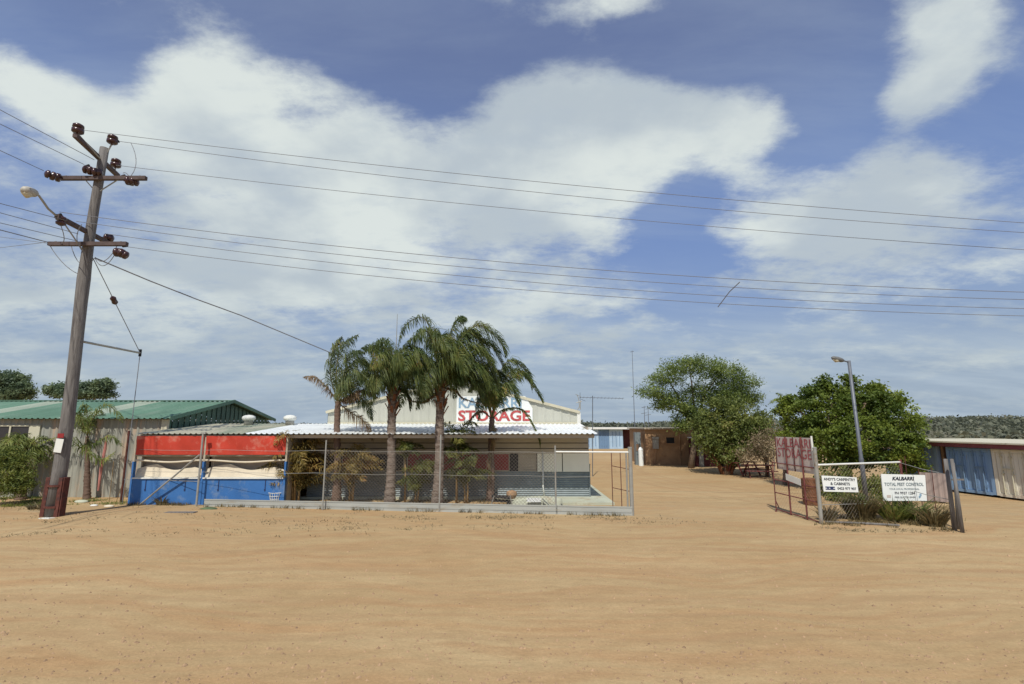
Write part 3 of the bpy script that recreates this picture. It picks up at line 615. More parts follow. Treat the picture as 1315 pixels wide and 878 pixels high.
# kiosk front (red blind, rolled canvas, blue counter)
kx0, kx1 = XY(171,YF+.1,1.2).x, XY(366,YF+.1,1.2).x; km = XY(262,YF+.1,1.2).x
for a, b in ((kx0+.08, km-.04), (km+.04, kx1)):
    m = MB(); nxx, nz_ = 14, 5
    vs = [Vector((a+(b-a)*i/nxx, YF+.0+.02*math.sin(i*1.3+j), 1.80+(ZE-.07-1.80)*j/nz_)) for j in range(nz_+1) for i in range(nxx+1)]
    m.add(vs, [(j*(nxx+1)+i, j*(nxx+1)+i+1, (j+1)*(nxx+1)+i+1, (j+1)*(nxx+1)+i) for j in range(nz_) for i in range(nxx)])
    vs2 = [p + Vector((0,.012,0)) for p in vs]; m.add(vs2, [(j*(nxx+1)+i, (j+1)*(nxx+1)+i, (j+1)*(nxx+1)+i+1, j*(nxx+1)+i+1) for j in range(nz_) for i in range(nxx)])
    bl = obj('red_blind', m, M['red'], shop, smooth=True)
    m = MB(); m.tube([(a,YF+.07,1.77),(b,YF+.07,1.77)], .035, 8); obj('blind_roller', m, M['board'], bl)
    # canvas drop behind opening
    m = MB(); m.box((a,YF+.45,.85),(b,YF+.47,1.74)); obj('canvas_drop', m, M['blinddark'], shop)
    nn = 20; vs = []
    for i in range(nn+1):
        t = i/nn; top = 1.28 + .12*math.exp(-((t-.3)/.16)**2) + .06*math.sin(t*9) - .10*max(0,t-.85)*6
        for zz_, yy_ in ((.98,YF+.10),(top*.5+.49,YF+.15),(top,YF+.2)): vs.append(Vector((a+(b-a)*t, yy_+.01*math.sin(i*2.1), zz_)))
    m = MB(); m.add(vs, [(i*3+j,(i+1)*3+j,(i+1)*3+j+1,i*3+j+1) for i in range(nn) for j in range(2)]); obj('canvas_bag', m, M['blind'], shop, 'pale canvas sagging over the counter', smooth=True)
    m = MB(); pts = [(a+(b-a)*i/12, YF+.06, 1.56+.035*math.cos(i/12*2*math.pi)) for i in range(13)]; m.tube(pts, .035, 7); obj('canvas_roll', m, M['blind'], shop, smooth=True)
    m = MB(); m.box((a,YF+.02,.0),(b,YF+.12,.93)); cf = obj('counter_front', m, M['blue'], shop, 'bright blue counter front')
    m = MB(); m.box((a,YF-.03,.931),(b,YF+.32,.975)); obj('counter_top', m, M['whitep'], cf)
    m = MB()
    for t in (.2,.78):
        x = a+(b-a)*t; m.box((x-.012,YF-.0,.55),(x+.012,YF+.015,.9)); m.box((x-.03,YF-.0,.5),(x+.02,YF+.015,.56))
    obj_each('latch', m, M['navy'], cf)
for xa, xb in ((kx0,kx0+.07),(km-.035,km+.035),(kx1+.002,kx1+.07)):
    obj('post', MB().box((xa,YF+.0,0),(xb,YF+.13,1.55)), M['blue'], shop); obj('post', MB().box((xa,YF+.03,1.551),(xb,YF+.13,ZE-.1)), M['board'], shop)
m = MB(); m.box((kx1+.02,YF+.2,0),(kx1+.08,YW+.0,2.45)); obj('kiosk_side', m, M['board'], shop)
# slab and paving
struct('concrete_slab', MB().box((kx1+.1, YW-.15, -.05), (3.75, 33, .095)).box((-.2, YF-.1, -.05), (3.75, YW-.152, .095)), M['concrete'], 'pale concrete slab under and beside the shop')
# low planting kerb area in front
# junk by slab
c = G(763,620)
m = MB(); m.box((3.12,23.0,.096),(3.42,23.6,1.15)); m.box((3.11,22.98,1.15),(3.43,23.62,1.2)); tag(obj('storage_cabinet', m, M['green_wall']), 'narrow dark green cabinet against the right end of the shop', 'cabinet')
# ------------------------------------------------------------------ storage shed with gable
gx0, gx1, gy, gze, gzp = -8.7, 3.1, 24.5, 3.5, 4.98; gxm = (gx0+gx1)/2
st = thing('storage_shed', 'large pale corrugated gable shed with STORAGE lettering rising behind the shop', 'shed', (gxm, gy, 0))
def gh(x): return gze + (gzp-gze)*(1-abs(x-gxm)/(gx1-gxm))
m = MB(); n = 120
for i in range(n):
    a = gx0 + (gx1-gx0)*i/n; b = gx0 + (gx1-gx0)*(i+1)/n; ph = i % 4; ya = gy - (.03 if ph in (0,) else 0); yb = gy - (.03 if (i+1)%4 == 0 else 0)
    m.quad((a,ya,0),(b,yb,0),(b,yb,gh(b)-.03),(a,ya,gh(a)-.03))
obj('gable_wall', m, M['shed_wall'], st)
gyb = 44
m = MB(); m.corr((gx0,gyb,0),(0,gy-gyb,0),(0,0,gze-.02),.25,.03); m.corr((gx1,gy,0),(0,gyb-gy,0),(0,0,gze-.02),.25,.03); m.quad((gx0,gyb,0),(gx1,gyb,0),(gx1,gyb,gze),(gx0,gyb,gze)); m.add([(gx0,gyb,gze),(gx1,gyb,gze),(gxm,gyb,gzp)],[(0,1,2)])
obj('side_wall', m, M['shed_wall'], st)
m = MB(); m.corr((gx0-.12,gyb,gze-.03),(0,gy-gyb-.12,0),(gxm-gx0+.12,0,gzp-gze+.03),.25,.03); m.corr((gx1+.12,gy-.12,gze-.03),(0,gyb-gy+.12,0),(gxm-gx1-.12,0,gzp-gze+.03),.25,.03)
obj('roof', m, M['shed_wall'], st)
m = MB(); m.bar((gx0-.1,gy-.06,gze-.01),(gxm,gy-.06,gzp+.03),.12,.12,(0,0,1)); m.bar((gxm,gy-.06,gzp+.03),(gx1+.1,gy-.06,gze-.01),.12,.12,(0,0,1)); obj('barge_board', m, M['cream'], st)
m = MB(); m.box((gx1-.02,gy-.08,2.9),(gx1+.14,gy+.08,gze)); obj('downpipe', m, M['whitep'], st)
m = MB(); m.bar((gx0,gy-.05,2.98),(gx1,gy-.05,2.98),.06,.08); obj('flashing', m, M['cream'], st)
sg = thing('shed_sign', 'white sign board with pale blue KALBARRI above red STORAGE high on the gable shed', 'sign', (W(635,542,gy-.05)))
s0_ = W(586,544,gy-.07); s1_ = W(684,544,gy-.07); s2_ = W(586,509,gy-.07)
sw = s1_.x-s0_.x; zb = s0_.z+.02; hgt = s2_.z-s0_.z
m = MB(); m.poly([(s0_.x,gy-.045,zb),(s1_.x,gy-.045,zb),(s1_.x,gy-.045,zb+hgt*.55),(s1_.x-.35,gy-.045,zb+hgt),(s0_.x,gy-.045,zb+hgt)], (0,-.03,0)); obj('board', m, M['sign'], sg)
m = text_mb('STORAGE', (s0_.x+.08,gy-.078,zb+.10), (sw-.2,0,0), (0,0,hgt*.40), off=.03, th=.012); obj('lettering', m, M['inkred'], sg, 'red word STORAGE')
m = text_mb('KALBARRI', (s0_.x+.1,gy-.078,zb+hgt*.56), (sw-.62,0,0), (0,0,hgt*.38), off=.02, th=.012); obj('lettering', m, M['inkblue'], sg, 'pale blue word KALBARRI')
# mast on the shed behind the palms
mp0 = XY(507, 24.7, 4.6); mz = ZY(403, 24.7)
tag(obj('aerial_mast', MB().tube([(mp0.x,24.7,4.4),(mp0.x,24.7,5.6),(mp0.x-.01,24.7,mz)], [.03,.03,.012], 6), M['galv']), 'thin tall mast rising above the palms from the shed roof', 'mast')
# small bent aerial on the right corner of the shed
m = MB(); P = [W(741,527,24.4),W(744,522,24.4),W(743,512,24.4),W(741,507,24.4)]; m.tube(P, .018, 5); m.tube([W(739,506,24.4),W(746,509,24.4)], .012, 4); m.tube([W(740,517,24.4),W(747,515,24.4)], .02, 5); m.tube([W(745,514,24.4),W(745,526,24.4)], .025, 5)
tag(obj('small_aerial', m, M['galv']), 'small bent aerial on the right corner of the gable shed', 'aerial')
# TV antenna
ta = thing('tv_antenna', 'long horizontal television antenna on a thin pole right of the gable shed', 'antenna', XY(761,30,0))
bx = W(761,549,30)
obj('mast', MB().tube([(XY(761,30,0).x,30,0),(W(761,508,30).x,30,W(761,508,30).z)], .025, 6), M['steelpole'], ta)
a, b = W(745,510,30), W(800,511.5,30); m = MB(); m.tube([a,b], .014, 5)
for i in range(13):
    p = a.lerp(b, i/12); m.tube([p+Vector((0,-.28,0)), p+Vector((0,.28,0))], .008, 4); m.tube([p+Vector((-.05,-.05,-.07)), p+Vector((.02,.05,.07))], .008, 4)
m.tube([a+Vector((0,0,-.28)), a+Vector((.0,0,.28))], .012, 4); m.tube([a+Vector((.05,0,-.1)), a+Vector((.3,0,-.22))], .01, 4)
obj('boom', m, M['steelpole'], ta)
for px, t, b_, Y, lab in ((816,450,546,70,'very tall thin radio mast beyond the yard'),(829,521,552,60,'short thin antenna pole above the brown hut'),(834,523,552,60,'second short antenna pole above the brown hut, the right one')):
    x = XY(px,Y,0).x; zt_ = ZY(t,Y); m = MB(); m.tube([(x,Y,0),(x+.05,Y,zt_)], [.06,.03], 5); 
    m.tube([(x-.25,Y,zt_-.2),(x+.3,Y,zt_-.1)], .03, 4)
    if px > 820: m.tube([(x-.35,Y,zt_-.9),(x+.35,Y,zt_-.8)], .025, 4)
    tag(obj('radio_mast', m, M['steelpole']), lab, 'mast')
# ------------------------------------------------------------------ front fence (left of the entrance)
fpx = [(155,645,553),(252,650,557),(414,655,565),(564,657,558),(714,660,572),(812,662,575)]
fp = []
for px, yb, yt in fpx:
    b = G(px, yb); fp.append((b, ZY(yt, b.y)))
fa, fb = fp[1][0], fp[5][0]
fn = thing('chain_link_fence', 'chain link fence with galvanised posts and low metal sheets in front of the shop', 'fence', fa.lerp(fb,.5))
for i, (b, zt_) in enumerate(fp):
    r = .065 if i == 5 else (.038 if i < 2 else .027)
    m = MB(); m.tube([b-Vector((0,0,.1)), Vector((b.x,b.y,zt_))], r, 8)
    if i == 5: m.tube([b+Vector((-.13,.02,-.1)), b+Vector((-.13,.02,2.0))], .03, 6); m.tube([Vector((b.x,b.y,zt_-.02)),Vector((b.x,b.y,zt_+.03))], .075, 8)
    if i == 1: m.box((b.x-.06,b.y-.04,zt_),(b.x+.1,b.y+.04,zt_+.06))
    obj('post', m, M['rust'] if i == 0 else M['galv'], fn, 'rusty end post' if i == 0 else None, smooth=False)
fdir = (fb-fa).normalized()
def on(px):    # point of the fence line under column px
    k = (px-CX)/F   # X = k*(Y*CT - H*ST)
    d = fb-fa; t = (k*(fa.y*CT-H*ST) - fa.x)/(d.x - k*d.y*CT); return fa + d*t
m = MB(); a = on(714); b = fp[5][0]; zr = ZY(580, a.y); m.tube([Vector((a.x,a.y,zr)), Vector((b.x,b.y,zr+.0))], .028, 8); obj('top_rail', m, M['whitep'], fn)
m = MB(); a = on(180)+Vector((0,-.05,0)); b = on(250); m.tube([a, Vector((b.x,b.y,ZY(584,b.y)))], .03, 6); obj('brace', m, M['galv'], fn)
m = MB()
for px, zt_ in ((787.5,2.02),(799,2.0)):
    p = on(px); m.tube([p, p+Vector((0,0.0,zt_))], .014, 5)
for z in (.75,1.45):
    p, q = on(787.5), on(812); m.tube([p+Vector((0,0,z+.12)), q+Vector((0,0,z))], .012, 5)
obj_each('end_frame', m, M['rust'], fn)
# top + mid wires
m = MB()
for zt_ in (1.98, 1.2):
    pts = [on(px)+Vector((0,.03,zt_+.02*math.sin(px*.05))) for px in range(160,800,40)]; m.tube(pts, .006, 4)
m.tube([fp[0][0]+Vector((0,0,.85)), on(252)+Vector((0,0,.87))], .01, 4)
obj_each('strand_wire', m, M['galv'], fn)
# low sheets
for (pa, pb, ht) in ((263,420,.27),(420,566,.28),(564,716,.285),(714,812,.29)):
    a, b = on(pa), on(pb); u = b-a; m = MB(); nrm = Vector((fdir.y,-fdir.x,0))*.05
    for j, (z0_, z1_, dp) in enumerate(((-.05,ht*.28,.012),(ht*.28,ht*.34,-.004),(ht*.34,ht*.8,.008),(ht*.8,ht*.86,-.004),(ht*.86,ht,.014))):
        m.obox(a+nrm*(1+j*.001)+Vector((0,-dp,z0_)), u, Vector((0,.01,0)), (0,0,z1_-z0_))
    obj('kick_sheet', m, M['sheet'], fn)
def chain(a, b, z0_, z1_, cell=.11, w_=.0032):
    """woven wire netting: crossing diagonal wires in the plane a-b, z0..z1"""
    a, b = Vector(a), Vector(b); L_ = (b-a).length; d = (b-a).normalized(); nrm = Vector((d.y,-d.x,0)); h_ = z1_-z0_; m = MB()
    for sgn in (1,-1):
        s = -h_ if sgn > 0 else 0; end = L_ if sgn > 0 else L_+h_
        while s < end:
            # line: x = s + sgn*t , z = t
            t0 = 0; t1 = h_
            if sgn > 0: t0 = max(0,-s); t1 = min(h_, L_-s)
            else: t0 = max(0, s-L_); t1 = min(h_, s)
            if t1 > t0+.02:
                p = a + d*(s+sgn*t0) + Vector((0,0,z0_+t0)); q = a + d*(s+sgn*t1) + Vector((0,0,z0_+t1))
                dv = (q-p).normalized(); sd = dv.cross(nrm).normalized()*w_; nn = nrm*w_*(1.2) ; off_ = nrm*w_*1.5*sgn
                m.add([p+sd+off_, p-sd+off_, p+nn+off_, q+sd+off_, q-sd+off_, q+nn+off_], [(0,1,4,3),(1,2,5,4),(2,0,3,5)])
            s += cell
    return m
obj('wire_mesh', chain(on(414), on(714), .25, 2.02, .12, .0035), M['mesh'], fn, 'woven diamond wire netting')
# ------------------------------------------------------------------ palms
def bez(pts, n):
    """Catmull-like smooth path through points"""
    P = [pts[0]*2-pts[1]] + list(pts) + [pts[-1]*2-pts[-2]]; out = []
    segs = len(pts)-1
    for i in range(n+1):
        t = i/n*segs; k = min(int(t), segs-1); t -= k; p0,p1,p2,p3 = P[k:k+4]
        out.append(.5*((2*p1)+(p2-p0)*t+(2*p0-5*p1+4*p2-p3)*t*t+(3*p1-p0-3*p2+p3)*t**3))
    return out
def frond(parent, pts, ll=.75, mtl=None, nl=70, wind=.25, droop=.7, lw=.034, start=.14, name='frond', label=None, r0=.028):
    path = bez([Vector(p) for p in pts], 36); m = MB()
    obs = obj(name, MB().tube(path[::3], [r0*(1-.85*i/12) for i in range(13)], 5), M['rachis'], parent, label, smooth=True)
    n = len(path)-1; vs = []; fs = []
    for i in range(nl):
        t = start + (1-start)*i/nl + random.uniform(-.004,.004); k = min(int(t*n), n-1); fr = t*n-k; p = path[k].lerp(path[k+1], fr); T = (path[k+1]-path[k]).normalized()
        S = T.cross(Vector((0,0,1)))
        if S.length < .2: S = Vector((1,0,0)).cross(T)
        S.normalize(); U = S.cross(T); prof = math.sin(math.pi*min(1,(t-start*.6)*.85/(1-start*.6)+.18))**.7
        for sg_ in (-1,1):
            if random.random() < .06 and i < nl-6: continue
            l = ll*prof*random.uniform(.75,1.15); dr = droop*random.uniform(.6,1.4)
            d0 = (S*sg_*random.uniform(.35,1.05) + T*random.uniform(.3,.9) + U*random.uniform(-.35,.6) + Vector((wind,0,0))).normalized()
            d1 = (d0*(1-dr*.55) + Vector((wind*.9,random.uniform(-.15,.15),-dr))).normalized()
            d2 = (d1*.5 + Vector((wind*.8,random.uniform(-.1,.1),-dr*1.2))).normalized()
            a = p; b = a + d0*l*.34; c = b + d1*l*.36; e = c + d2*l*.3
            wv = T.cross(d0); wv = (T - d0*T.dot(d0)); wv = wv.normalized()*lw*.5 if wv.length > .1 else S*lw*.5
            wv = (wv + Vector((random.uniform(-1,1),random.uniform(-1,1),random.uniform(-1,1)))*lw*.25)
            base = len(vs); vs += [a-wv*.5, a+wv*.5, b-wv, b+wv, c-wv*.85, c+wv*.85, e]
            fs += [(base,base+1,base+3,base+2),(base+2,base+3,base+5,base+4),(base+4,base+5,base+6)]
    mm = MB(); mm.add(vs, fs); lf = obj('leaflets', mm, mtl, obs)
    return obs
def palm_trunk(parent, path, rads, mtl):
    m = MB(); P = bez([Vector(p) for p in path], 64); n = len(P)
    rr = []
    for i in range(n):
        t = i/(n-1)*(len(rads)-1); k = min(int(t), len(rads)-2); rr.append((rads[k]+(rads[k+1]-rads[k])*(t-k))*(1+.055*math.sin(i*1.9)+.03*math.sin(i*.37)))
    m.tube(P, rr, 12); 
    for v_ in m.v: v_ += Vector((random.uniform(-.012,.012), random.uniform(-.012,.012), 0))
    return obj('trunk', m, mtl, parent, smooth=True)
def big_palm(label, base, tpx, tpy, dy, radii, fr, mtl, tm, wind=.28, ll=.75, extra=6, boots=True, nl=115):
    b = G(*base); Yp = b.y; t = thing('palm_tree', label, 'palm tree', b, 'tall palms in front of the shop')
    top = W(tpx, tpy, Yp)
    palm_trunk(t, [b-Vector((0,0,.1)), b.lerp(top,.33)+Vector((.03,0,0)), b.lerp(top,.7)-Vector((.02,0,0)), top], radii, tm)
    if boots:
        m = MB()
        for k in range(22):
            an = k*2.4; z = -1.0+k*.055; p = top+Vector((0,0,z)); d = Vector((math.cos(an),math.sin(an),0)); rr = radii[-1]
            m.bar(p+d*rr*.6, p+d*(rr+.12)+Vector((0,0,.32)), .1, .03, tuple(d))
        obj('frond_stubs', m, M['boot'], t)
    for item in fr:
        pts = item[0]; dmat = item[1]; kw = item[2] if len(item) > 2 else {}
        P = [top + Vector((0,0,-.05))] + [W(px,py,Yp+o_) for px, py, o_ in pts]
        frond(t, P, ll=kw.get('ll', ll)*1.3, lw=.024, mtl=M[dmat], wind=kw.get('wind', wind), nl=int(kw.get('nl', nl)*1.4), droop=kw.get('droop', .95), label=kw.get('label'))
    for k in range(extra):
        a = random.uniform(0, 2*math.pi); l = random.uniform(1.5,2.2); up_ = random.uniform(.0,1.0)
        d = Vector((math.cos(a)*.8+.2, math.sin(a), 0)); P = [top, top+d*l*.35+Vector((0,0,up_*.8+.15)), top+d*l*.72+Vector((0,0,up_*.8)), top+d*l*.95+Vector((.1,0,up_*.75-.9))]
        frond(t, P, ll=ll*1.15, lw=.024, droop=.95, mtl=M[mtl], wind=wind, nl=int(nl*1.3))
    return t
dry = {'droop':1.1,'ll':.55,'wind':.05,'nl':60,'label':'dead brown hanging frond'}
big_palm('leftmost tall palm with thin dark trunk and a dead frond hanging each side', (432,645), 434, 515, 0, [.19,.14,.12,.11], [
    ([(432,480,0),(438,445,.1),(462,428,.2)],'palm',{'wind':.2,'ll':.7,'nl':86}), ([(440,490,-.3),(450,455,-.5),(470,452,-.7)],'palm',{'ll':.6}), ([(424,480,.2),(428,450,.3),(440,430,.2)],'palm',{'ll':.65}),
    ([(448,500,.4),(468,480,.7),(485,500,.9)],'palm'), ([(440,500,-.5),(458,478,-.9),(474,500,-1.1)],'palm'), ([(445,478,.3),(462,462,.6),(478,478,.9)],'palm'),
    ([(422,500,0),(405,485,0),(388,484,0)],'drypalm',{'ll':.38,'droop':1.0,'wind':-.05,'nl':60,'label':'dead brown frond reaching left'}),
    ([(448,528,0),(468,542,0),(480,568,0)],'drypalm',dry), ([(446,512,-.2),(466,502,-.4),(488,512,-.5)],'drypalm',{'ll':.4,'label':'dry frond'})],
    'palm', M['palmdark'], .22, .65, 1, False)
big_palm('second tall palm from the left with drooping fronds and thick brown frond bases', (500,647), 505, 502, 0, [.22,.165,.165,.17], [
    ([(498,470,.1),(485,448,.2),(462,447,.3)],'palm'), ([(502,462,0),(492,440,0),(470,450,0)],'palm2'), ([(508,465,.3),(522,445,.5),(545,452,.8)],'palm'), ([(500,470,-.4),(488,455,-.8),(476,475,-1.1)],'palm2'),
    ([(515,480,-.5),(530,468,-.9),(545,490,-1.2)],'palm2'), ([(496,480,.5),(478,468,.9),(465,490,1.2)],'palm'), ([(512,470,-.7),(516,455,-1.3),(520,478,-1.8)],'palm2'), ([(516,500,.1),(524,512,.1),(527,530,.1)],'palm',{'ll':.3,'droop':.9,'label':'dark frond hanging beside the trunk'}),
    ([(515,478,.1),(535,455,.2),(560,470,.2)],'palm'), ([(492,492,-.2),(478,488,-.3),(462,510,-.4)],'palm')],
    'palm', M['palmbark'], .28, .8, 5)
big_palm('tallest palm with a high arching frond, third from the left in front of the shop', (561,648), 567, 498, 0, [.23,.17,.16,.16], [
    ([(558,450,.0),(545,408,.1),(518,420,.2),(510,450,.2)],'palm',{'ll':.45,'nl':80}), ([(560,455,-.2),(548,425,-.4),(520,440,-.6)],'palm2'), ([(572,450,.2),(585,412,.3),(600,408,.4)],'palm2',{'ll':.6}),
    ([(578,460,0),(602,428,0),(632,448,0)],'palm'), ([(580,470,-.3),(610,445,-.6),(640,480,-.8)],'palm2'), ([(568,455,-.6),(566,430,-1.2),(575,452,-1.8)],'palm2'), ([(562,460,.6),(556,432,1.2),(548,450,1.7)],'palm'),
    ([(552,470,-.4),(532,455,-.8),(518,490,-1.0)],'palm2'), ([(578,455,.4),(598,425,.8),(618,432,1.1)],'palm'), ([(584,485,-.4),(612,470,-.7),(628,505,-.9)],'palm2'), ([(555,480,.3),(535,470,.5),(520,500,.6)],'palm'),
    ([(590,480,.3),(618,468,.5),(645,505,.6)],'palm'), ([(592,462,.2),(625,440,.4),(652,482,.5)],'palm2'), ([(588,470,-.2),(618,452,-.3),(642,500,-.3)],'palm'), ([(584,448,-.2),(612,418,-.3),(640,436,-.3),(650,462,-.3)],'palm2'), ([(572,470,-.8),(585,452,-1.4),(598,485,-1.9)],'palm2'), ([(582,500,-.1),(596,512,-.1),(632,522,-.1)],'drypalm',{'ll':.15,'label':'bare dry frond stalk'}), ([(553,510,0),(540,516,0),(518,512,0)],'drypalm',{'ll':.12,'label':'bare dry frond stalk'})],
    'palm', M['palmbark'], .32, .85, 6)
big_palm('rightmost tall palm whose wind-blown fronds sweep right across the STORAGE sign', (629,643), 632, 536, 0, [.17,.13,.11,.11], [
    ([(628,505,0),(632,475,0),(655,490,0)],'palm2'), ([(640,500,0),(662,474,0),(688,502,0),(698,520,0)],'palm',{'ll':.5}), ([(645,500,-.3),(668,478,-.5),(684,495,-.7)],'palm2',{'ll':.5}), ([(636,500,.4),(650,472,.8),(672,492,1.1)],'palm'),
    ([(622,510,.3),(612,490,.5),(600,505,.7)],'palm2'), ([(628,505,-.6),(628,485,-1.1),(640,515,-1.6)],'palm2'), ([(648,525,.1),(672,528,.1),(690,560,.1),(694,578,.1)],'palm2',{'ll':.2,'droop':1.0}), ([(640,508,-.5),(655,495,-.9),(668,525,-1.2)],'palm2'),
    ([(640,485,.2),(655,462,.3),(676,478,.4),(684,505,.4)],'palm'), ([(622,500,0),(615,478,0),(632,462,0)],'palm2'), ([(634,560,-.2),(629,590,-.25),(630,625,-.3)],'drypalm',{'ll':.35,'droop':1.2,'wind':0,'label':'dead frond hanging down along the trunk'}), ([(618,528,0),(606,535,0),(598,552,0)],'drypalm',{'ll':.12,'label':'bare dry frond stalk'})],
    'palm2', M['palmdark'], .42, .55, 1, False)
def small_palm(label, base, top, fr, mtl, ll=.4, stems=3, grp='young golden palms behind the fence', rnd=7, wind=.1, hgt=.75):
    b = G(*base); Yp = b.y; t = thing('golden_palm', label, 'small palm', b, grp); tp = W(top[0], top[1], Yp)
    for k in range(stems):
        o_ = Vector((random.uniform(-.15,.15), random.uniform(-.15,.15), 0)) if k else Vector((0,0,0))
        q = (b+o_*1.2).lerp(tp+o_*1.6, 1-.22*k); obj('stem', MB().tube([b+o_-Vector((0,0,.05)), (b+o_).lerp(q,.5)+Vector((.02,0,0)), q], [.045,.035,.025], 7), M['cane_stem'], t, smooth=True)
        for j in range(rnd):
            a = j*2*math.pi/rnd + random.uniform(-.4,.4); l = random.uniform(.7,1.25)*hgt*1.25; u_ = random.uniform(.2,1.3)*hgt
            d = Vector((math.cos(a)+.1, math.sin(a)*.7, 0)); P = [q-Vector((0,0,.25)), q+d*l*.22+Vector((0,0,u_*.6)), q+d*l*.6+Vector((0,0,u_*.95)), q+d*l*1.1+Vector((0,0,u_*.75-.1))]
            frond(t, P, ll=ll, mtl=M[mtl], wind=wind, nl=46, lw=.024, droop=.38, r0=.012, start=.12)
    return t
M['cane_stem'] = mat('cane_stem', (.26,.17,.07), .7, .25, 6)
small_palm('orange yellow palm clump between the blue counter and the first fence post', (378,645), (378,590), None, 'cane', .5, 4, rnd=8, hgt=.95)
small_palm('reddish gold palm clump just right of the leftmost tall palm', (452,646), (455,605), None, 'cane', .42, 3, rnd=8, hgt=.8)
small_palm('slim yellow green palm with a dark tufted head beside the second tall palm', (520,646), (520,585), None, 'cane2', .35, 1, rnd=7, hgt=.5)
small_palm('low spreading yellow palm at the foot between the two middle tall palms', (535,646), (538,622), None, 'cane2', .4, 2, rnd=7, hgt=.7)
small_palm('young green gold palm beside the tallest palm, nearly reaching the eave', (586,646), (586,570), None, 'cane2', .42, 2, rnd=7, hgt=.7)
small_palm('low bright yellow palm between the third and fourth tall palms', (600,646), (600,612), None, 'cane2', .38, 2, rnd=7, hgt=.7)
# left palm and bush near the pole
b = G(112,641); t = thing('palm_tree', 'small palm with sparse green fronds against the grey shed wall beside the pole', 'palm tree', b)
tp = W(112, 560, b.y); palm_trunk(t, [b-Vector((0,0,.1)), b.lerp(tp,.5), tp], [.14,.09,.06], M['palmdark'])
for pts in ([(112,535,0),(108,520,0),(102,545,0)], [(118,540,0),(135,520,0),(150,530,0),(158,545,0)], [(106,545,.2),(98,530,.2),(92,560,.2)], [(120,570,-.1),(140,560,-.1),(160,575,-.1)], [(104,575,0),(85,560,0),(62,580,0)], [(116,545,.4),(126,528,.8),(140,545,1.0)], [(108,550,-.4),(104,535,-.8),(112,560,-1.0)], [(112,580,-.3),(132,590,-.4),(150,578,-.5)]):
    frond(t, [tp]+[W(x,y,b.y+o_) for x,y,o_ in pts], ll=.5, lw=.025, droop=.9, mtl=M['leafF'], nl=60, wind=.15, r0=.018)
b = G(27,641); t = thing('palm_tree', 'bushy yellow green palm at the far left edge in front of the dark window', 'palm tree', b)
tp = W(27, 585, b.y); palm_trunk(t, [b-Vector((0,0,.1)), b.lerp(tp,.5), tp], [.2,.16,.1], M['palmdark'])
for k in range(16):
    a = k*2.4; l = random.uniform(.7,1.25); u_ = random.uniform(.1,.9); d = Vector((math.cos(a), math.sin(a)*.8, 0))
    frond(t, [tp, tp+d*l*.4+Vector((0,0,u_*.9)), tp+d*l*.85+Vector((0,0,u_*.7)), tp+d*l*1.15+Vector((0,0,u_*.7-.7))], ll=.5, lw=.026, droop=.5, mtl=M['leafF'], nl=56, wind=.1, r0=.018)
frond(t, [tp]+[W(x,y,b.y) for x,y in ((38,580),(55,568),(75,560))], ll=.3, mtl=M['leafF'], nl=34, r0=.018)
v, f = leaf_quads(crown_pts([(W(4,608,19.3),.8,.45,.85),(W(24,618,19.3),.42,.35,.5),(W(14,590,19.4),.4,.3,.4)], 330, 30, .12), .13, 0, .25); tag(obj('shrub', (v,f), M['leafF']), 'rounded bright yellow green shrub at the far left edge', 'shrub')
# ------------------------------------------------------------------ broadleaf trees
def limbs(base, tips, r0, fork, mtl=None):
    m = MB(); base = Vector(base); fork = Vector(fork); m.tube([base-Vector((0,0,.1)), base.lerp(fork,.5)+Vector((.04,0,0)), fork], [r0*1.25, r0, r0*.85], 10)
    for i, t_ in enumerate(tips):
        t_ = Vector(t_); mid = fork.lerp(t_, .5) + Vector((random.uniform(-.2,.2), random.uniform(-.2,.2), .1*(t_-fork).length))
        m.tube([fork-Vector((0,0,.1)), mid, t_], [r0*.6, r0*.35, r0*.12], 7)
        for k in range(4):
            s_ = mid.lerp(t_, random.random()*.8); e = s_ + Vector((random.uniform(-1,1), random.uniform(-1,1), random.uniform(.0,.4)))*min(.45,(t_-fork).length*.18)
            m.tube([s_, e], [r0*.2, r0*.05], 5)
    return m
def tree(name, label, base, fork, blobs, mtl, nclump, per, leaf, spread, r0, cat='tree', group=None, shell=.45, asp=.5, up_=.3):
    t = thing(name, label, cat, base, group)
    tips = [Vector(c)+Vector((0,0,-rz*.1)) for c,rx,ry,rz in blobs]
    obj('trunk', limbs(base, tips, r0, fork), M['bark'], t, smooth=True)
    v, f = leaf_quads(crown_pts(blobs, nclump, per, spread, shell), leaf, up_, asp); obj('crown', (v, f), M[mtl], t); return t
def B(px, py, Y, r, ry=None, rz=None):      # blob from column/row and depth, radius in photo pixels
    s = Y/F*1.0; c = W(px, py, Y); return (tuple(c), r*s, (ry or r)*s, (rz or r*.75)*s)
Yt = 35
base = G(887,601); 
tree('shade_tree', 'tall spreading tree with airy feathery crown in front of the brown hut', base, W(893,545,base.y), [
    B(838,503,Yt,20,22,9), B(856,484,Yt,24,26,12), B(885,470,Yt-.5,34,34,13), B(925,478,Yt,32,34,15), B(950,492,Yt,22,26,14), B(862,512,Yt,18,22,9), B(880,522,Yt,20,24,14), B(905,505,Yt+.6,34,30,15), B(935,512,Yt,26,28,15), B(958,512,Yt,18,20,13), B(876,545,Yt,12,16,10), B(900,535,Yt,18,20,14), B(850,520,Yt+.3,10,14,6)],
    'leafA', 1150, 28, .17, .22, .17, shell=.3, asp=.35)
base = G(934,609)
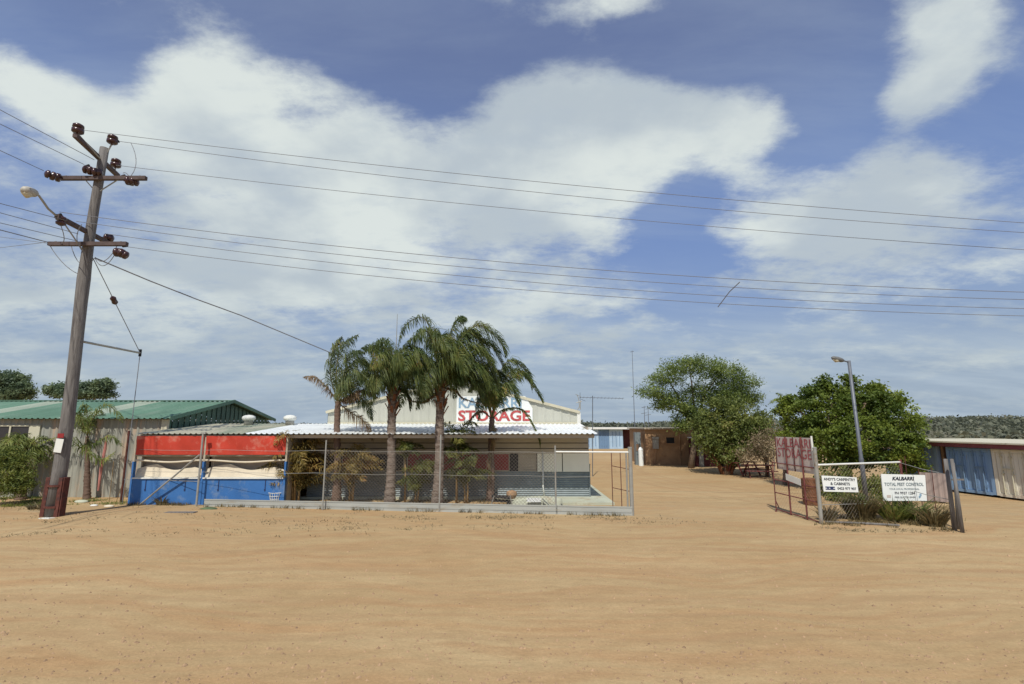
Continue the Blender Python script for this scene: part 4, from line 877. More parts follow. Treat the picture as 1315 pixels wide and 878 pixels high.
tree('dense_tree', 'dark dense bushy tree with a stout brown base at the side of the driveway', base, base+Vector((0,0,1.0)), [
    B(915,565,31.5,22,22,18), B(945,548,31.5,34,30,22), B(935,585,31,20,20,12), B(965,560,31.5,26,26,20), B(975,540,32,16,18,12), B(905,545,32,16,18,14), B(930,525,32,22,22,16), B(955,575,31,24,24,10)],
    'leafB', 700, 30, .17, .2, .28, shell=.35)
m = MB()
for k in range(26):
    a_ = random.uniform(0,6.28); r_ = random.uniform(.05,.28); h_ = random.uniform(.9,1.7); p = base+Vector((math.cos(a_)*r_,math.sin(a_)*r_,-.05)); m.tube([p, p+Vector((math.cos(a_)*.25,math.sin(a_)*.25,h_*.5)), p+Vector((math.cos(a_)*.75,math.sin(a_)*.75,h_))], [.09,.06,.02], 5)
tag(obj('root_stump', m, M['boot']), 'brown bundle of basal stems at the foot of the dark dense tree', 'stump')
base = G(985,612)
tree('thin_shrub', 'reddish brown thin shrub with bare twigs between the dark tree and the gate sign', base, base+Vector((0,0,.9)), [
    B(975,572,29,22,20,14), B(995,560,29.5,20,20,12), B(990,585,29,16,16,8), B(960,585,29,14,14,8)], 'leafD', 200, 20, .11, .2, .09, 'shrub', shell=.2)
base = G(1090,640); Ym = 24.5
tree('mulberry_tree', 'broad bright green leafy tree behind the entrance fence and lamp post', Vector((XY(1088,24.5,0).x,24.5,0)), XY(1088,24.5,1.0), [
    B(1030,530,Ym,26,30,20), B(1060,522,Ym,30,34,24), B(1100,520,Ym,34,34,22), B(1140,535,Ym,30,34,24), B(1055,565,Ym-.6,38,36,20), B(1100,560,Ym-1.2,40,36,24), B(1150,570,Ym-.6,28,30,20), B(1025,560,Ym,20,24,16), B(1062,500,Ym,10,12,9), B(1105,505,Ym,26,26,11), B(1158,588,Ym-.6,18,20,11), B(1120,590,Ym-.8,30,26,10), B(1070,590,Ym-.8,26,26,10), B(1133,516,Ym,14,18,12), B(1057,492,Ym,5,6,8), B(1090,490,Ym,8,8,6), B(1150,512,Ym,9,9,6), B(1175,545,Ym,8,10,6), B(1012,515,Ym,8,8,6), B(1175,600,Ym-.8,10,10,5), B(1040,503,Ym,8,8,6), B(1122,497,Ym,7,8,5), B(1172,565,Ym-.5,9,9,6)],
    'leafC', 900, 48, .135, .15, .2, shell=.70, asp=.7)
# young palm between
b = G(1000,622); t = thing('palm_tree', 'small dark palm tuft poking up left of the broad green tree', 'palm tree', Vector((XY(1008,26,0).x,26,0)))
tp = W(1008,540,26); palm_trunk(t, [Vector((XY(1008,26,0).x,26,0)), tp.lerp(Vector((XY(1008,26,0).x,26,0)),.5), tp], [.1,.08,.06], M['palmdark'])
for pts in ([(1004,525),(997,512),(985,520)],[(1008,525),(1010,510),(1016,512)],[(1000,530),(990,528),(980,545)],[(1012,525),(1022,518),(1030,535)],[(1006,522),(1002,508),(996,504)]):
    frond(t, [tp]+[W(x,y,26) for x,y in pts], ll=.4, mtl=M['leafA'], nl=30, wind=.1, r0=.02)
# trees behind the green shed
tree('gum_tree', 'rounded grey green tree top beyond the shed at the far left edge', (XY(8,62,0).x,62,0), XY(8,62,3), [B(-8,495,62,22,22,14), B(10,490,62,17,20,13), B(29,501,62,12,14,9), B(15,508,62,20,20,7)], 'leafE', 420, 40, .32, .3, .3, shell=.4, group='trees beyond the green shed')
tree('gum_tree', 'flat topped grey green tree beyond the shed, just right of the pole', (XY(105,60,0).x,60,0), XY(105,60,3), [B(74,500,60,10,14,8), B(95,506,60,14,16,5), B(114,499,60,13,18,8), B(134,495,60,9,14,8), B(122,507,60,20,20,4)], 'leafE', 330, 40, .30, .28, .3, shell=.4, group='trees beyond the green shed')
# ------------------------------------------------------------------ yard buildings
Yf = 64
fx = lambda px: XY(px, Yf, 1.2).x
sb = thing('storage_block', 'distant row of pale blue storage units with a white flat roof edge', 'storage units', (fx(790),Yf,0))
zc = ZY(551,Yf); 
for a, b, k in ((752,769,'pale_blue'),(769.3,782,'mid_blue'),(782.3,800,'pale_blue')):
    m = MB(); m.corr((fx(a),Yf,0),(fx(b)-fx(a),0,0),(0,0,zc),.3,.04); m.box((fx(a),Yf+.02,0),(fx(b),Yf+6,zc-.02)); u_ = obj('unit_front', m, M[k], sb)
    m = MB(); 
    for t_ in (.25,.5,.75): m.box((fx(a)+(fx(b)-fx(a))*t_-.03,Yf-.06,.3),(fx(a)+(fx(b)-fx(a))*t_+.03,Yf-.01,zc-.3))
    obj_each('door_bar', m, M['mid_blue'], u_)
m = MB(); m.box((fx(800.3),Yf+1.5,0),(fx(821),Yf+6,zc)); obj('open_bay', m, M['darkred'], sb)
m = MB(); m.box((fx(809),Yf,0),(fx(809)+.1,Yf+.1,zc)); m.box((fx(820),Yf,0),(fx(820)+.1,Yf+.1,zc)); m.box((fx(809),Yf,zc-.4),(fx(820),Yf+.1,zc-.3)); obj_each('bay_post', m, M['galv'], sb)
m = MB(); m.box((fx(742),Yf-.6,zc+.002),(fx(822),Yf+6.3,zc+.22)); obj('roof', m, M['whitep'], sb)
# brown hut
Yh = 38.2; hx = lambda px: XY(px, Yh, 1.3).x; zh = ZY(551,Yh)
hut = thing('brown_hut', 'flat roofed brown hut with small window beside the big shade tree', 'hut', (hx(862),Yh,0))
m = MB(); m.box((hx(829),Yh,0),(hx(905),Yh+5,zh)); obj('wall', m, M['brownwall'], hut)
m = MB(); m.box((hx(828)-.1,Yh-.25,zh+.002),(hx(906),Yh+5.2,zh+.1)); obj('roof', m, M['board'], hut)
m = MB(); m.box((hx(855.5),Yh-.03,ZY(569,Yh)),(hx(866.5),Yh-.004,ZY(561,Yh))); wd = obj('window', m, M['dark'], hut)
m = MB(); a, b, c, d = hx(854.5),hx(867.5),ZY(570.5,Yh),ZY(560,Yh)
for q_ in ((a,c,b,c+.08),(a,d-.08,b,d),(a,c+.08,a+.07,d-.08),(b-.07,c+.08,b,d-.08)): m.box((q_[0],Yh-.06,q_[1]),(q_[2],Yh-.002,q_[3]))
obj('frame', m, M['brownwall'], wd)
m = MB(); m.box((hx(838),Yh-.22,ZY(576,Yh)),(hx(845),Yh-.004,ZY(564,Yh))); m.box((hx(837.5),Yh-.26,ZY(563.6,Yh)),(hx(845.5),Yh-.0,ZY(561,Yh))); obj('meter_box', m, M['galv'], hut)
m = MB(); m.box((hx(840),Yh-.1,ZY(579,Yh)),(hx(843),Yh-.004,ZY(576.3,Yh))); m.tube([(hx(841.5),Yh-.06,ZY(579,Yh)),(hx(841.5),Yh-.06,0)],.03,6); m.tube([(hx(873),Yh-.05,0),(hx(873),Yh-.05,zh-.05)],.04,6); obj_each('conduit', m, M['brownwall'], hut)
m = MB(); p = XY(823.5,37.4,0); m.lathe((p.x,p.y,0), [(0,.16),(.03,.17),(1.15,.17),(1.28,.1),(1.32,.05)], 12); tag(obj('gas_bottle', m, M['sign']), 'pale grey gas cylinder standing at the left end of the brown hut', 'gas cylinder')
m = MB(); a, b = XY(817,38.4,0).x, XY(824,38.4,0).x; m.box((a,38.4,0),(b,38.9,1.0)); m.box((a,38.4,1.0),(a+.05,38.9,2.35)); m.box((b-.05,38.4,1.0),(b,38.9,2.35)); m.box((a+.05,38.45,1.5),(b-.05,38.85,2.35)); tag(obj('door_cabinet', m, M['bluezinc']), 'narrow grey metal cabinet between the hut and the open bay', 'cabinet')
lt = thing('lean_to', 'small dark lean-to with pale roof edge half hidden behind the shade tree', 'lean-to', XY(900,36.9,0))
lx = lambda px: XY(px,36.9,1.0).x
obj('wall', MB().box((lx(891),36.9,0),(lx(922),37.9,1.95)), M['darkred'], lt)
obj('door', MB().box((lx(897),36.86,0),(lx(903),36.895,1.7)), M['galv'], lt)
obj('roof', MB().box((lx(890),36.3,1.955),(lx(912),38.0,2.03)), M['whitep'], lt)
# picnic table, posts, odd pieces behind the gate
def picnic(label, c, rz, sc=1.0):
    t = thing('picnic_table', label, 'picnic table', c, 'tables by the driveway trees'); c = Vector(c); ca, sa_ = math.cos(rz), math.sin(rz)
    def T(x,y,z): return Vector((c.x+(x*ca-y*sa_)*sc, c.y+(x*sa_+y*ca)*sc, z*sc))
    def pb(nm, a, b, w_, h_):
        m = MB(); m.bar(T(*a), T(*b), w_, h_); return obj(nm, m, M['rustred'], t)
    m = MB()
    for k in range(5): m.bar(T(-.9,-.3+k*.15,.75), T(.9,-.3+k*.15,.75), .13, .04)
    obj('table_top', m, M['rustred'], t)
    for s in (-1,1): pb('bench', (-.9,s*.7,.44),(.9,s*.7,.44),.26,.04)
    for s in (-1,1):
        for q in (-1,1): pb('leg', (s*.65,q*.62,0),(s*.65,-q*.0+q*.2,.73),.05,.09)
picnic('reddish picnic table under the dark tree, the left one', G(955,610), .4); picnic('reddish picnic table by the thin shrub, nearer the gate', G(975,613), -.2, .9)
for px, py, tp_, lab in ((987,611,580,'short grey timber post by the thin shrub'),(995,604,572,'tall thin grey post left of the gate sign')):
    b = G(px,py); tag(obj('timber_post', MB().tube([b, Vector((b.x,b.y,ZY(tp_,b.y)))], [.08,.07] if px<990 else .035, 8), M['wood']), lab, 'post')
# ------------------------------------------------------------------ gate, gate sign
g0, g1 = G(997,656), G(1055,673)
def gp(px, z=0):
    k = (px-CX)/F; d = g1-g0; t_ = (k*(g0.y*CT+(z-H)*ST) - g0.x)/(d.x - k*d.y*CT); p = g0 + d*t_; p.z = z; return p
gate = thing('metal_gate', 'open rusty tube gate standing beside the driveway entrance', 'gate', g0)
gd = (g1-g0).normalized(); gn = Vector((gd.y,-gd.x,0));
if gn.y > 0: gn = -gn
m = MB()
for z in (.06,.62,1.05,1.62): m.tube([g0+Vector((0,0,z)), g1+Vector((0,0,z-.01))], .018, 6)
obj_each('rail', m, M['rustred'], gate)
u_list = [0,.33,.66]
p_up = [g0, g0.lerp(g1,.36), g0.lerp(g1,.72)]
for i, p in enumerate(p_up):
    obj('upright', MB().tube([p+Vector((0,0,.0)), p+Vector((0,0,(1.65,2.5,2.52)[i]))], .026 if i else .018, 6), M['rustred'], gate)
m = MB(); m.tube([p_up[0]+Vector((0,-.02,0)), p_up[0]+Vector((-.1,-.15,.0))], .03, 5); m.tube([p_up[0]+Vector((.1,-.02,.1)), p_up[0]+Vector((0,0,.35))], .02, 5); obj('foot', m, M['rustred'], gate)
obj('wire_mesh', chain(g0, g1, .08, 1.4, .14, .0016), M['mesh'], gate)
e = g1; gpst = thing('gate_post', 'grey steel gate post at the left end of the sign fence', 'post', e)
obj('post', MB().tube([e-Vector((0,0,.05)), e+Vector((0,0,ZY(576,e.y)))], .055, 10), M['galv'], gpst)
obj('post_cap', MB().lathe(e+Vector((0,0,ZY(576,e.y))), [(0,.06),(.03,.06),(.05,.02)], 10), M['galv'], gpst)
# sign on gate : panel behind the uprights
pa = g0.lerp(g1,.10)-gn*.04; pb_ = g0.lerp(g1,.93)-gn*.04; u = pb_-pa; zs0, zs1 = 1.42, 2.5
ss = thing('gate_sign', 'weathered pale sheet lettered KALBARRI STORAGE in red fixed behind the open gate', 'sign', pa)
obj('panel', MB().obox(pa+Vector((0,0,zs0))-gn*.02, u, gn*.02, (0,0,zs1-zs0)), M['signold'], ss)
m = MB()
for t_ in (.0,.51): m.bar(pa+u*t_+gn*.01+Vector((0,0,zs0)), pa+u*t_+gn*.01+Vector((0,0,zs1)), .03, .02, (0,1,0))
obj_each('panel_strut', m, M['darkred'], ss)
q0 = pa + u*.04 + gn*.002
m = text_mb('STORAGE', q0+Vector((0,0,zs0+.42)), u*.92, (0,0,.30), off=.005, th=.006); obj('lettering', m, M['inkred2'], ss, 'faded red word STORAGE')
m = text_mb('KALBARRI', q0+Vector((0,0,zs0+.76)), u*.92, (0,0,.28), off=.01, th=.006); obj('lettering', m, M['inkred2'], ss, 'faded red word KALBARRI')
m = MB(); q0 = pb_+u.normalized()*.03; m.tube([q0+Vector((0,0,1.3)), q0+Vector((-.02,0,2.56))], .03, 6); obj('edge_pole', m, M['whitep'], ss)
a = gp(1012,1.12)+gn*.06; b = gp(1031,1.02)+gn*.06
tag(obj('small_plate', MB().obox(a, b-a, (0,0,.2), gn*.012), M['whitep']), 'small faded grey plate hanging on the open gate', 'plate')
# ------------------------------------------------------------------ right fence with two signs
r0, r1 = g1, G(1233,683)
rp = lambda px, yb: G(px, yb)
rf = thing('sign_fence', 'short fence with white top rail, leaning timber posts and wires right of the gate', 'fence', r0.lerp(r1,.5))
eB = W(1155, 597, 17.2); topz = ZY(597, g1.y)
m = MB(); m.tube([g1+Vector((0,0,topz)), Vector((XY(1156,17.0,topz).x,17.0,topz))], .03, 8); obj('top_rail', m, M['whitep'], rf)
pbx = XY(1156,17.0,topz); m = MB(); m.tube([(pbx.x,17.0,-.05),(pbx.x,17.0,topz+.08)], .04, 8); obj('post', m, M['rustred'], rf)
ends = []
for (bx_, by_, tx_, ty_, r_) in ((1226,681,1214,589,.055),(1236,684,1222,589,.045),(1231,679,1224,594,.04)):
    b = G(bx_,by_); tpt = W(tx_,ty_,b.y+.05); ends.append((b,tpt)); obj('timber_post', MB().tube([b-Vector((0,0,.05)), b.lerp(tpt,.5)+Vector((.01,0,0)), tpt], [r_*1.1, r_, r_*.9], 9), M['wood'], rf, smooth=True)
m = MB(); zz1 = ends[0][1]
for a, b in ((Vector((pbx.x,17.0,topz-.02)), ends[0][0].lerp(zz1,.78)), (Vector((pbx.x,17,.9)), ends[0][0].lerp(zz1,.42)), (g1+Vector((0,0,.55)), Vector((pbx.x,17,.5)))): m.tube([a, a.lerp(b,.5)-Vector((0,0,.03)), b], .01, 5)
obj_each('strand_wire', m, M['galv'], rf)
m = MB(); p = XY(1177,17.2,0); 
for px_, zt_ in ((1170,1.9),(1186,1.5),(1203,1.55)): q_ = XY(px_,16.9,0); m.tube([q_, q_+Vector((0.03,0,zt_))], .013, 5)
obj_each('picket', m, M['rust'], rf)
q_ = XY(1229,16.1,1.25); m = MB(); m.bar(q_-Vector((.16,0,0)), q_+Vector((.2,0,-.0)), .03,.05); obj('post_cleat', m, M['wood'], rf)
# chain mesh portion
obj('wire_mesh', chain(g1, (pbx.x,17.0,0), .1, topz-.02, .14, .0018), M['mesh'], rf)
m = MB(); a, b = G(1060,671), G(1155,676); m.tube([a+Vector((0,0,.02)), a.lerp(b,.5)+Vector((0,-.03,.04)), b+Vector((0,0,.03))], .035, 7); tag(obj('fallen_pole', m, M['wood']), 'thin grey pole lying on the ground below the two signs', 'pole')
# sign one
Ys = 16.9
def signboard(name, label, c4, Y, th_=.03, mt='sign'):
    tl, tr, br, bl = [W(x,y,q) for (x,y),q in zip(c4, (Y[0],Y[1],Y[1],Y[0]))]; t = thing(name, label, 'sign', bl.lerp(br,.5)); obj('board', MB().poly([bl,br,tr,tl],(0,th_,0)), M[mt], t); return t, tl, tr, br, bl
t, tl, tr, br, bl = signboard('carpentry_sign', "small white sign reading ANDY'S CARPENTRY & CABINETS on the fence left of the lamp post", ((1055,610.5),(1100,613),(1102.5,632),(1058,631)), (15.85,16.1))
u = br-bl; vv = (tl-bl); F0 = Vector((0,-.002,0))
def line(t, txt, bl, u, v, x0_, x1_, y0_, y1_, mt, off=.02, shear=0):
    o_ = bl + u*x0_ + v*y0_ + Vector((0,-.003,0)); return obj('lettering', text_mb(txt, o_, u*(x1_-x0_), v*(y1_-y0_), off=off, shear=shear, th=.002), M[mt], t)
line(t, "ANDY'S CARPENTRY", bl, u, vv, .04,.96,.70,.88,'ink',.03); line(t, "& CABINETS", bl, u, vv, .22,.78,.42,.60,'ink',.03); line(t, "0423 977 907", bl, u, vv, .40,.95,.13,.30,'ink',.03)
o_ = bl+u*.06+vv*.12+Vector((0,-.006,0)); m = MB(); m.obox(o_, u*.27, vv*.07, (0,.004,0)); m.obox(o_+vv*.13, u*.27, vv*.07, (0,.004,0)); m.obox(o_+vv*.07+u*.05, u*.04, vv*.06, (0,.004,0)); m.obox(o_+vv*.07+u*.14, u*.08, vv*.06, (0,.004,0)); obj('logo', m, M['navy'], t)
t, tl, tr, br, bl = signboard('pest_control_sign', 'larger white sign reading KALBARRI TOTAL PEST CONTROL on a rusty post', ((1131.5,608.5),(1188,610),(1190.5,643),(1135,643)), (16.4,16.5))
u = br-bl; vv = tl-bl
line(t,'KALBARRI',bl,u,vv,.24,.76,.76,.90,'ink',.05,.25); line(t,'TOTAL PEST CONTROL',bl,u,vv,.05,.96,.55,.68,'inkgrey',.03); line(t,'YOUR LOCAL PROFESSIONAL',bl,u,vv,.15,.85,.405,.475,'inkgrey',.01)
line(t,'PH 9937 1284',bl,u,vv,.27,.74,.235,.34,'ink',.02); line(t,'FREE QUOTES GIVEN',bl,u,vv,.26,.74,.09,.165,'ink',.01); 
o_ = bl+Vector((0,-.006,0)); m = MB(); m.obox(o_+u*.84+vv*.13,u*.025,vv*.14,(0,.004,0)); m.obox(o_+u*.865+vv*.18,u*.02,vv*.09,(0,.004,0)); m.obox(o_+u*.815+vv*.10,u*.025,vv*.09,(0,.004,0)); obj('logo', m, M['inkblue'], t)
m = MB(); m.obox(o_+u*.08+vv*.12,u*.09,vv*.1,(0,.004,0)); obj('logo', m, M['signold'], t)
c_ = br.lerp(bl,.43); m = MB(); m.tube([(c_.x+.02,c_.y+.05,-.05),(c_.x-.03,c_.y+.07,tl.z-.02)], .032, 8); obj('post', m, M['rustred'], t)
# lamp post
lb = G(1113,645); lp = thing('lamp_post', 'slim grey steel lamp post rising between the two white signs', 'lamp post', lb); zt_ = ZY(463, lb.y)
ltop = W(1090,463,lb.y)
obj('column', MB().tube([lb, lb.lerp(ltop,.3), lb.lerp(ltop,.31), ltop], [.085,.08,.065,.06], 12), M['steelpole'], lp, smooth=True)
h0 = ltop+Vector((0,0,-.06)); h1 = W(1083,463,lb.y-.05); h2 = W(1068,459,lb.y-.3)
a_ = obj('lamp_arm', MB().tube([h0,h1], .03, 8), M['steelpole'], lp); d = h2-h1
hd_ = obj('lamp_head', MB().tube([h1, h1+d*.15, h1+d*.5, h1+d*.85, h2], [.05,.085,.10,.08,.03], 10), M['lamphead'], a_, smooth=True)
obj('lamp_lens', MB().tube([h1+d*.4-Vector((0,0,.05)), h1+d*.65-Vector((0,0,.07)), h1+d*.9-Vector((0,0,.03))], [.05,.08,.04], 10), M['cream'], hd_, smooth=True)
# bushes round the signs
def tuft(name, label, c, n, h_, spread, mtl, cat='bush', group=None, lean=.35, w_=.022):
    c = Vector(c); vs = []; fs = []
    for i in range(n):
        a = random.uniform(0,2*math.pi); r = spread*random.random()**.6*.45; p = c+Vector((math.cos(a)*r, math.sin(a)*r, 0)); l = h_*random.uniform(.55,1.15)
        d = Vector((math.cos(a)*lean*random.uniform(.2,1.6), math.sin(a)*lean*random.uniform(.2,1.6), 1)).normalized(); s = Vector((random.uniform(-1,1),random.uniform(-1,1),0)).normalized()*w_
        q = p+d*l*.55; e = q+(d+Vector((math.cos(a)*.4,math.sin(a)*.4,-.25))).normalized()*l*.5; k = len(vs); vs += [p-s,p+s,q+s*.8,q-s*.8,e]; fs += [(k,k+1,k+2,k+3),(k+3,k+2,k+4)]
    m = MB(); m.add(vs, fs); return tag(obj(name, m, M[mtl]), label, cat, group)
tuft('dry_bush', 'rounded dry brown bush between the two white signs', G(1107,667), 700, .75, .75, 'dry', lean=.32)
v, f = leaf_quads(crown_pts([(tuple(G(1107,667)+Vector((0,.1,.38))),.42,.36,.38)],90,18,.06),.07,.1,.4); tag(obj('dry_shrub', (v,f), M['leafB']), 'olive twiggy bush mixed into the rounded dry brown bush', 'bush')
tuft('spiky_plant', 'spiky green plant growing under the pest control sign', G(1150,668), 170, .9, .6, 'leafB', 'plant', lean=.9, w_=.03)
tuft('spiky_plant', 'dark spiky plant right of the rusty sign post', G(1176,668), 130, .85, .5, 'leafB', 'plant', lean=1.0, w_=.03)
tuft('dry_weed', 'straw coloured dry weed near the leaning timber posts', G(1200,675), 160, .7, .5, 'dry', 'weed', lean=.6)
tuft('dry_weed', 'low yellowish grass tuft at the foot of the grey gate post', G(1064,668), 160, .5, .35, 'weed', 'weed', lean=.5)
for bl_, lab in ((B(1078,640,20.5,15,12,10),'small yellow green shrub behind the small white sign'),(B(1125,632,21,20,16,24),'leafy green shrub between the lamp post and the larger sign'),(B(1063,625,22,12,14,22),'dark shrub behind the grey gate post'),(B(1088,618,22.5,22,12,20),'dark hedge like shrub under the broad tree behind the small sign'),(B(1150,622,22.5,30,12,20),'dark shrub mass behind the larger white sign')):
    v, f = leaf_quads(crown_pts([bl_],70,18,.1,.2),.12,.2,.5); tag(obj('shrub', (v,f), M['leafF'] if 'yellow' in lab else M['leafB']), lab, 'shrub')
m = MB(); p = XY(1053,19.5,0); m.lathe((p.x-.28,p.y,0),[(0,.29),(.02,.3),(.3,.3),(.32,.315),(.34,.3),(.6,.3),(.62,.315),(.64,.3),(.93,.3),(.95,.28)],18); tag(obj('steel_drum', m, M['boot']), 'rusty brown steel drum behind the open gate', 'drum')
# ------------------------------------------------------------------ shipping containers on the right
_a, _c = G(1230,632.6), G(1314,643.5); cd = (_c-_a).normalized(); cA = _a - cd*3.2; cn = Vector((-cd.y*-1, cd.x*-1, 0)); cn = Vector((cd.y,-cd.x,0))   # face normal towards the yard
if cn.x > 0: cn = -cn
def sp_(px):
    k = (px-CX)/F; return (k*(cA.y*CT-H*ST)-cA.x)/(cd.x-k*cd.y*CT)
def container(label, s, mtl, zt_, w_=2.44, grp='shipping containers along the right side'):
    o_ = cA + cd*s; t = thing('shipping_container', label, 'container', o_+cd*w_/2, grp); back = -cn
    obj('shell', MB().obox(o_+Vector((0,0,.12))+back*.08, cd*w_, back*6, (0,0,zt_-.12)), M[mtl], t)
    m = MB(); m.obox(o_+Vector((0,0,.10)), cd*.12, back*.078, (0,0,zt_-.12)); m.obox(o_+cd*(w_-.12)+Vector((0,0,.10)), cd*.12, back*.078, (0,0,zt_-.12)); m.obox(o_+cd*.121+Vector((0,0,.08)), cd*(w_-.242), back*.078, (0,0,.12)); m.obox(o_+cd*.121+Vector((0,0,zt_-.16)), cd*(w_-.242), back*.078, (0,0,.13))
    obj('door_frame', m, M[mtl], t)
    for k in range(2):
        d0 = o_ + cd*(.13+k*(w_/2-.13)) ; wd_ = w_/2-.14; m = MB(); z0_, z1_ = .21, zt_-.17; kx = 5
        nrm = cn
        for j in range(kx):
            a = d0+cd*(wd_*j/kx); seg = cd*(wd_/kx); dep = .03 if j % 2 else .0
            m.obox(a+Vector((0,0,z0_))+back*(.05-dep)+cd*.002, seg*.985, back*.028, (0,0,z1_-z0_))
        dr = obj('door', m, M[mtl], t)
        m = MB()
        for f_ in (.28,.72):
            p = d0+cd*wd_*f_+cn*.03; m.tube([p+Vector((0,0,.16)), p+Vector((0,0,zt_-.1))], .022, 6)
            for z in (.35,.95,1.6): m.obox(p+cd*-.05+Vector((0,0,z)), cd*.1, back*.03, (0,0,.07))
        m.obox(d0+cd*wd_*.28+cn*.05+Vector((0,0,1.15)), cd*.42, back*.02, (0,0,.05))
        obj('lock_bar', m, M['mid_blue'] if 'bl' in mtl else M['cream'], dr)
    return t
ct = 1.95
s0c, s1c, s2c, s3c, s4c = sp_(1140), sp_(1209), sp_(1221.5), sp_(1280), sp_(1281)
container('pale blue container leftmost of the row, partly behind the leafy tree', s0c, 'cbl', ct, s1c-s0c); container('strong blue container in the middle of the row under the red fascia', s2c, 'cbl2', ct, s3c-s2c); container('cream container at the right edge with rust streaks', s4c, 'cbg', ct, s3c-s2c)
s5c = s4c + s3c - s2c
pl = thing('timber_infill', 'rust brown infill panel closing the gap between two blue containers', 'panel', cA+cd*(s1c+.1))
obj('panel', MB().obox(cA+cd*(s1c+.01)+cn*-.2, cd*(s2c-s1c-.02), cn*-.05, (0,0,ct)), M['rust'], pl); obj('post', MB().obox(cA+cd*(s1c+.12)+cn*-.1, cd*.1, cn*-.08, (0,0,ct)), M['brownwall'], pl)
ca_ = thing('container_canopy', 'flat canopy roof with white edge and dark red fascia over the containers', 'canopy roof', cA)
obj('fascia', MB().obox(cA+cd*(s0c-.3)+cn*.28+Vector((0,0,ct+.01)), cd*(s5c-s0c+.5), cn*-.05, (0,0,.17)), M['fascia'], ca_)
obj('roof_sheet', MB().obox(cA+cd*(s0c-.35)+cn*.36+Vector((0,0,ct+.185)), cd*(s5c-s0c+.6), cn*-6.5, (0,0,.06)), M['cream'], ca_)
m = MB()
for s in (s0c,s1c+.05,s3c,s5c): m.obox(cA+cd*s+cn*.22+Vector((0,0,ct+.03)), cd*.08, cn*-5.5, (0,0,.14))
obj_each('rafter', m, M['board'], ca_)
m = MB()
a, b = XY(1184,20.3,.05), XY(1222,19.7,.05)
m.corr(a, b-a, (0,0,1.05), .18, .02); tag(obj('corrugated_sheet', m, M['cpink']), 'pinkish grey corrugated sheet standing in front of the pale blue container', 'metal sheet')
# ------------------------------------------------------------------ small things on the ground
b = G(232,660); m = MB(); m.bar(b+Vector((-.5,0,.05)), b+Vector((.5,-.03,.06)), .24, .03); pk = thing('plank', 'grey plank with dark edge lying on blocks on the sandy verge', 'plank', b); obj('board', m, M['wood'], pk)
m = MB(); m.bar(b+Vector((-.46,-.05,.0)), b+Vector((.46,-.08,.01)), .05, .06); obj('bearer', m, M['dark'], pk)
b = G(355,647)+Vector((0,-.12,0)); bk = thing('wire_basket', 'white slatted laundry basket standing against the blue counter', 'basket', b)
m = MB(); n = 18
for k in range(n):
    a = 2*math.pi*k/n; c, s = math.cos(a), math.sin(a); m.tube([b+Vector((c*.15,s*.11,.0)), b+Vector((c*.25,s*.18,.42))], .010, 4)
for z in (.0,.1,.2,.3,.42):
    rr = .15+.1*z/.42; m.tube([b+Vector((math.cos(2*math.pi*k/16)*rr, math.sin(2*math.pi*k/16)*rr*.73, z)) for k in range(17)], .014 if z>.4 else .009, 4)
obj('basket_frame', m, M['whitep'], bk)
# small boat-like pieces beside the slab
Yj = 18.9
t = thing('upturned_dinghy', 'pale upturned little boat hull lying behind the fence by the slab', 'boat', XY(688,19.1,0)); m = MB(); a, b = XY(655,19.2,0), XY(722,19.2,0)
vs = []; nn = 12
for i in range(nn+1):
    t_ = i/nn; hw = .33*math.sin(math.pi*min(.92,max(.03,t_*.9+.02)))**.6; zz_ = .34*math.sin(math.pi*min(.85,t_*.8+.03))**.5
    c = a.lerp(b,t_)
    for an in range(7): th_ = math.pi*an/6; vs.append(c+Vector((0,-math.cos(th_)*hw, .02+math.sin(th_)**.7*zz_)))
m.add(vs, [(i*7+j,i*7+j+1,(i+1)*7+j+1,(i+1)*7+j) for i in range(nn) for j in range(6)] + [tuple(range(6,-1,-1)), tuple(range(nn*7,nn*7+7))]); obj('hull', m, M['concrete'], t, smooth=True)
c = a.lerp(b,.5); m = MB(); m.obox(c+Vector((-.35,-.42,.2)), (.5,0,.0), (0,.02,.0), (0,0,.14)); obj('hull_panel', m, M['sign'], t); m = MB(); m.bar(c+Vector((.2,-.44,.32)), c+Vector((.48,-.46,.06)), .09,.03); obj('hull_strap', m, M['bluezinc'], t)
t = thing('pallet', 'dark grey folded crate leaning behind the fence left of the upturned boat', 'crate', XY(640,19,0)); a, b = XY(631,19,0.1), XY(655,19,.1)
m = MB(); m.obox(a+Vector((0,0,.22)), (b-a)+Vector((0,0,-.06)), (0,.5,0), (0,0,.05)); m.obox(a+Vector((0,0,.08)), (b-a)+Vector((0,0,-.02)), (0,.5,0), (0,0,.03)); obj_each('slat', m, M['black'], t)
m = MB(); m.tube([a+Vector((-.05,-.03,-.15)), a+Vector((.1,-.03,.28))], .02, 5); m.tube([b+Vector((.1,-.02,-.15)), b+Vector((.0,-.02,.3))], .02, 5); obj_each('leg', m, M['galv'], t)
p = XY(657,19.6,.42); m = MB(); m.lathe((p.x,p.y,.2),[(0,.08),(.02,.14),(.15,.2),(.25,.19),(.3,.1)],12); tag(obj('clay_pot', m, M['brownwall']), 'rounded clay coloured pot beside the pale upturned boat', 'pot')
m = MB(); p = PB+Vector((.1,-.32,0)); m.poly([p+Vector((-.2,-.06,.01)),p+Vector((.15,-.09,.01)),p+Vector((.22,.06,.01)),p+Vector((-.12,.1,.01))],(0,0,.05)); tag(obj('paper_scrap', m, M['whitep']), 'crumpled white scrap at the foot of the power pole', 'litter')
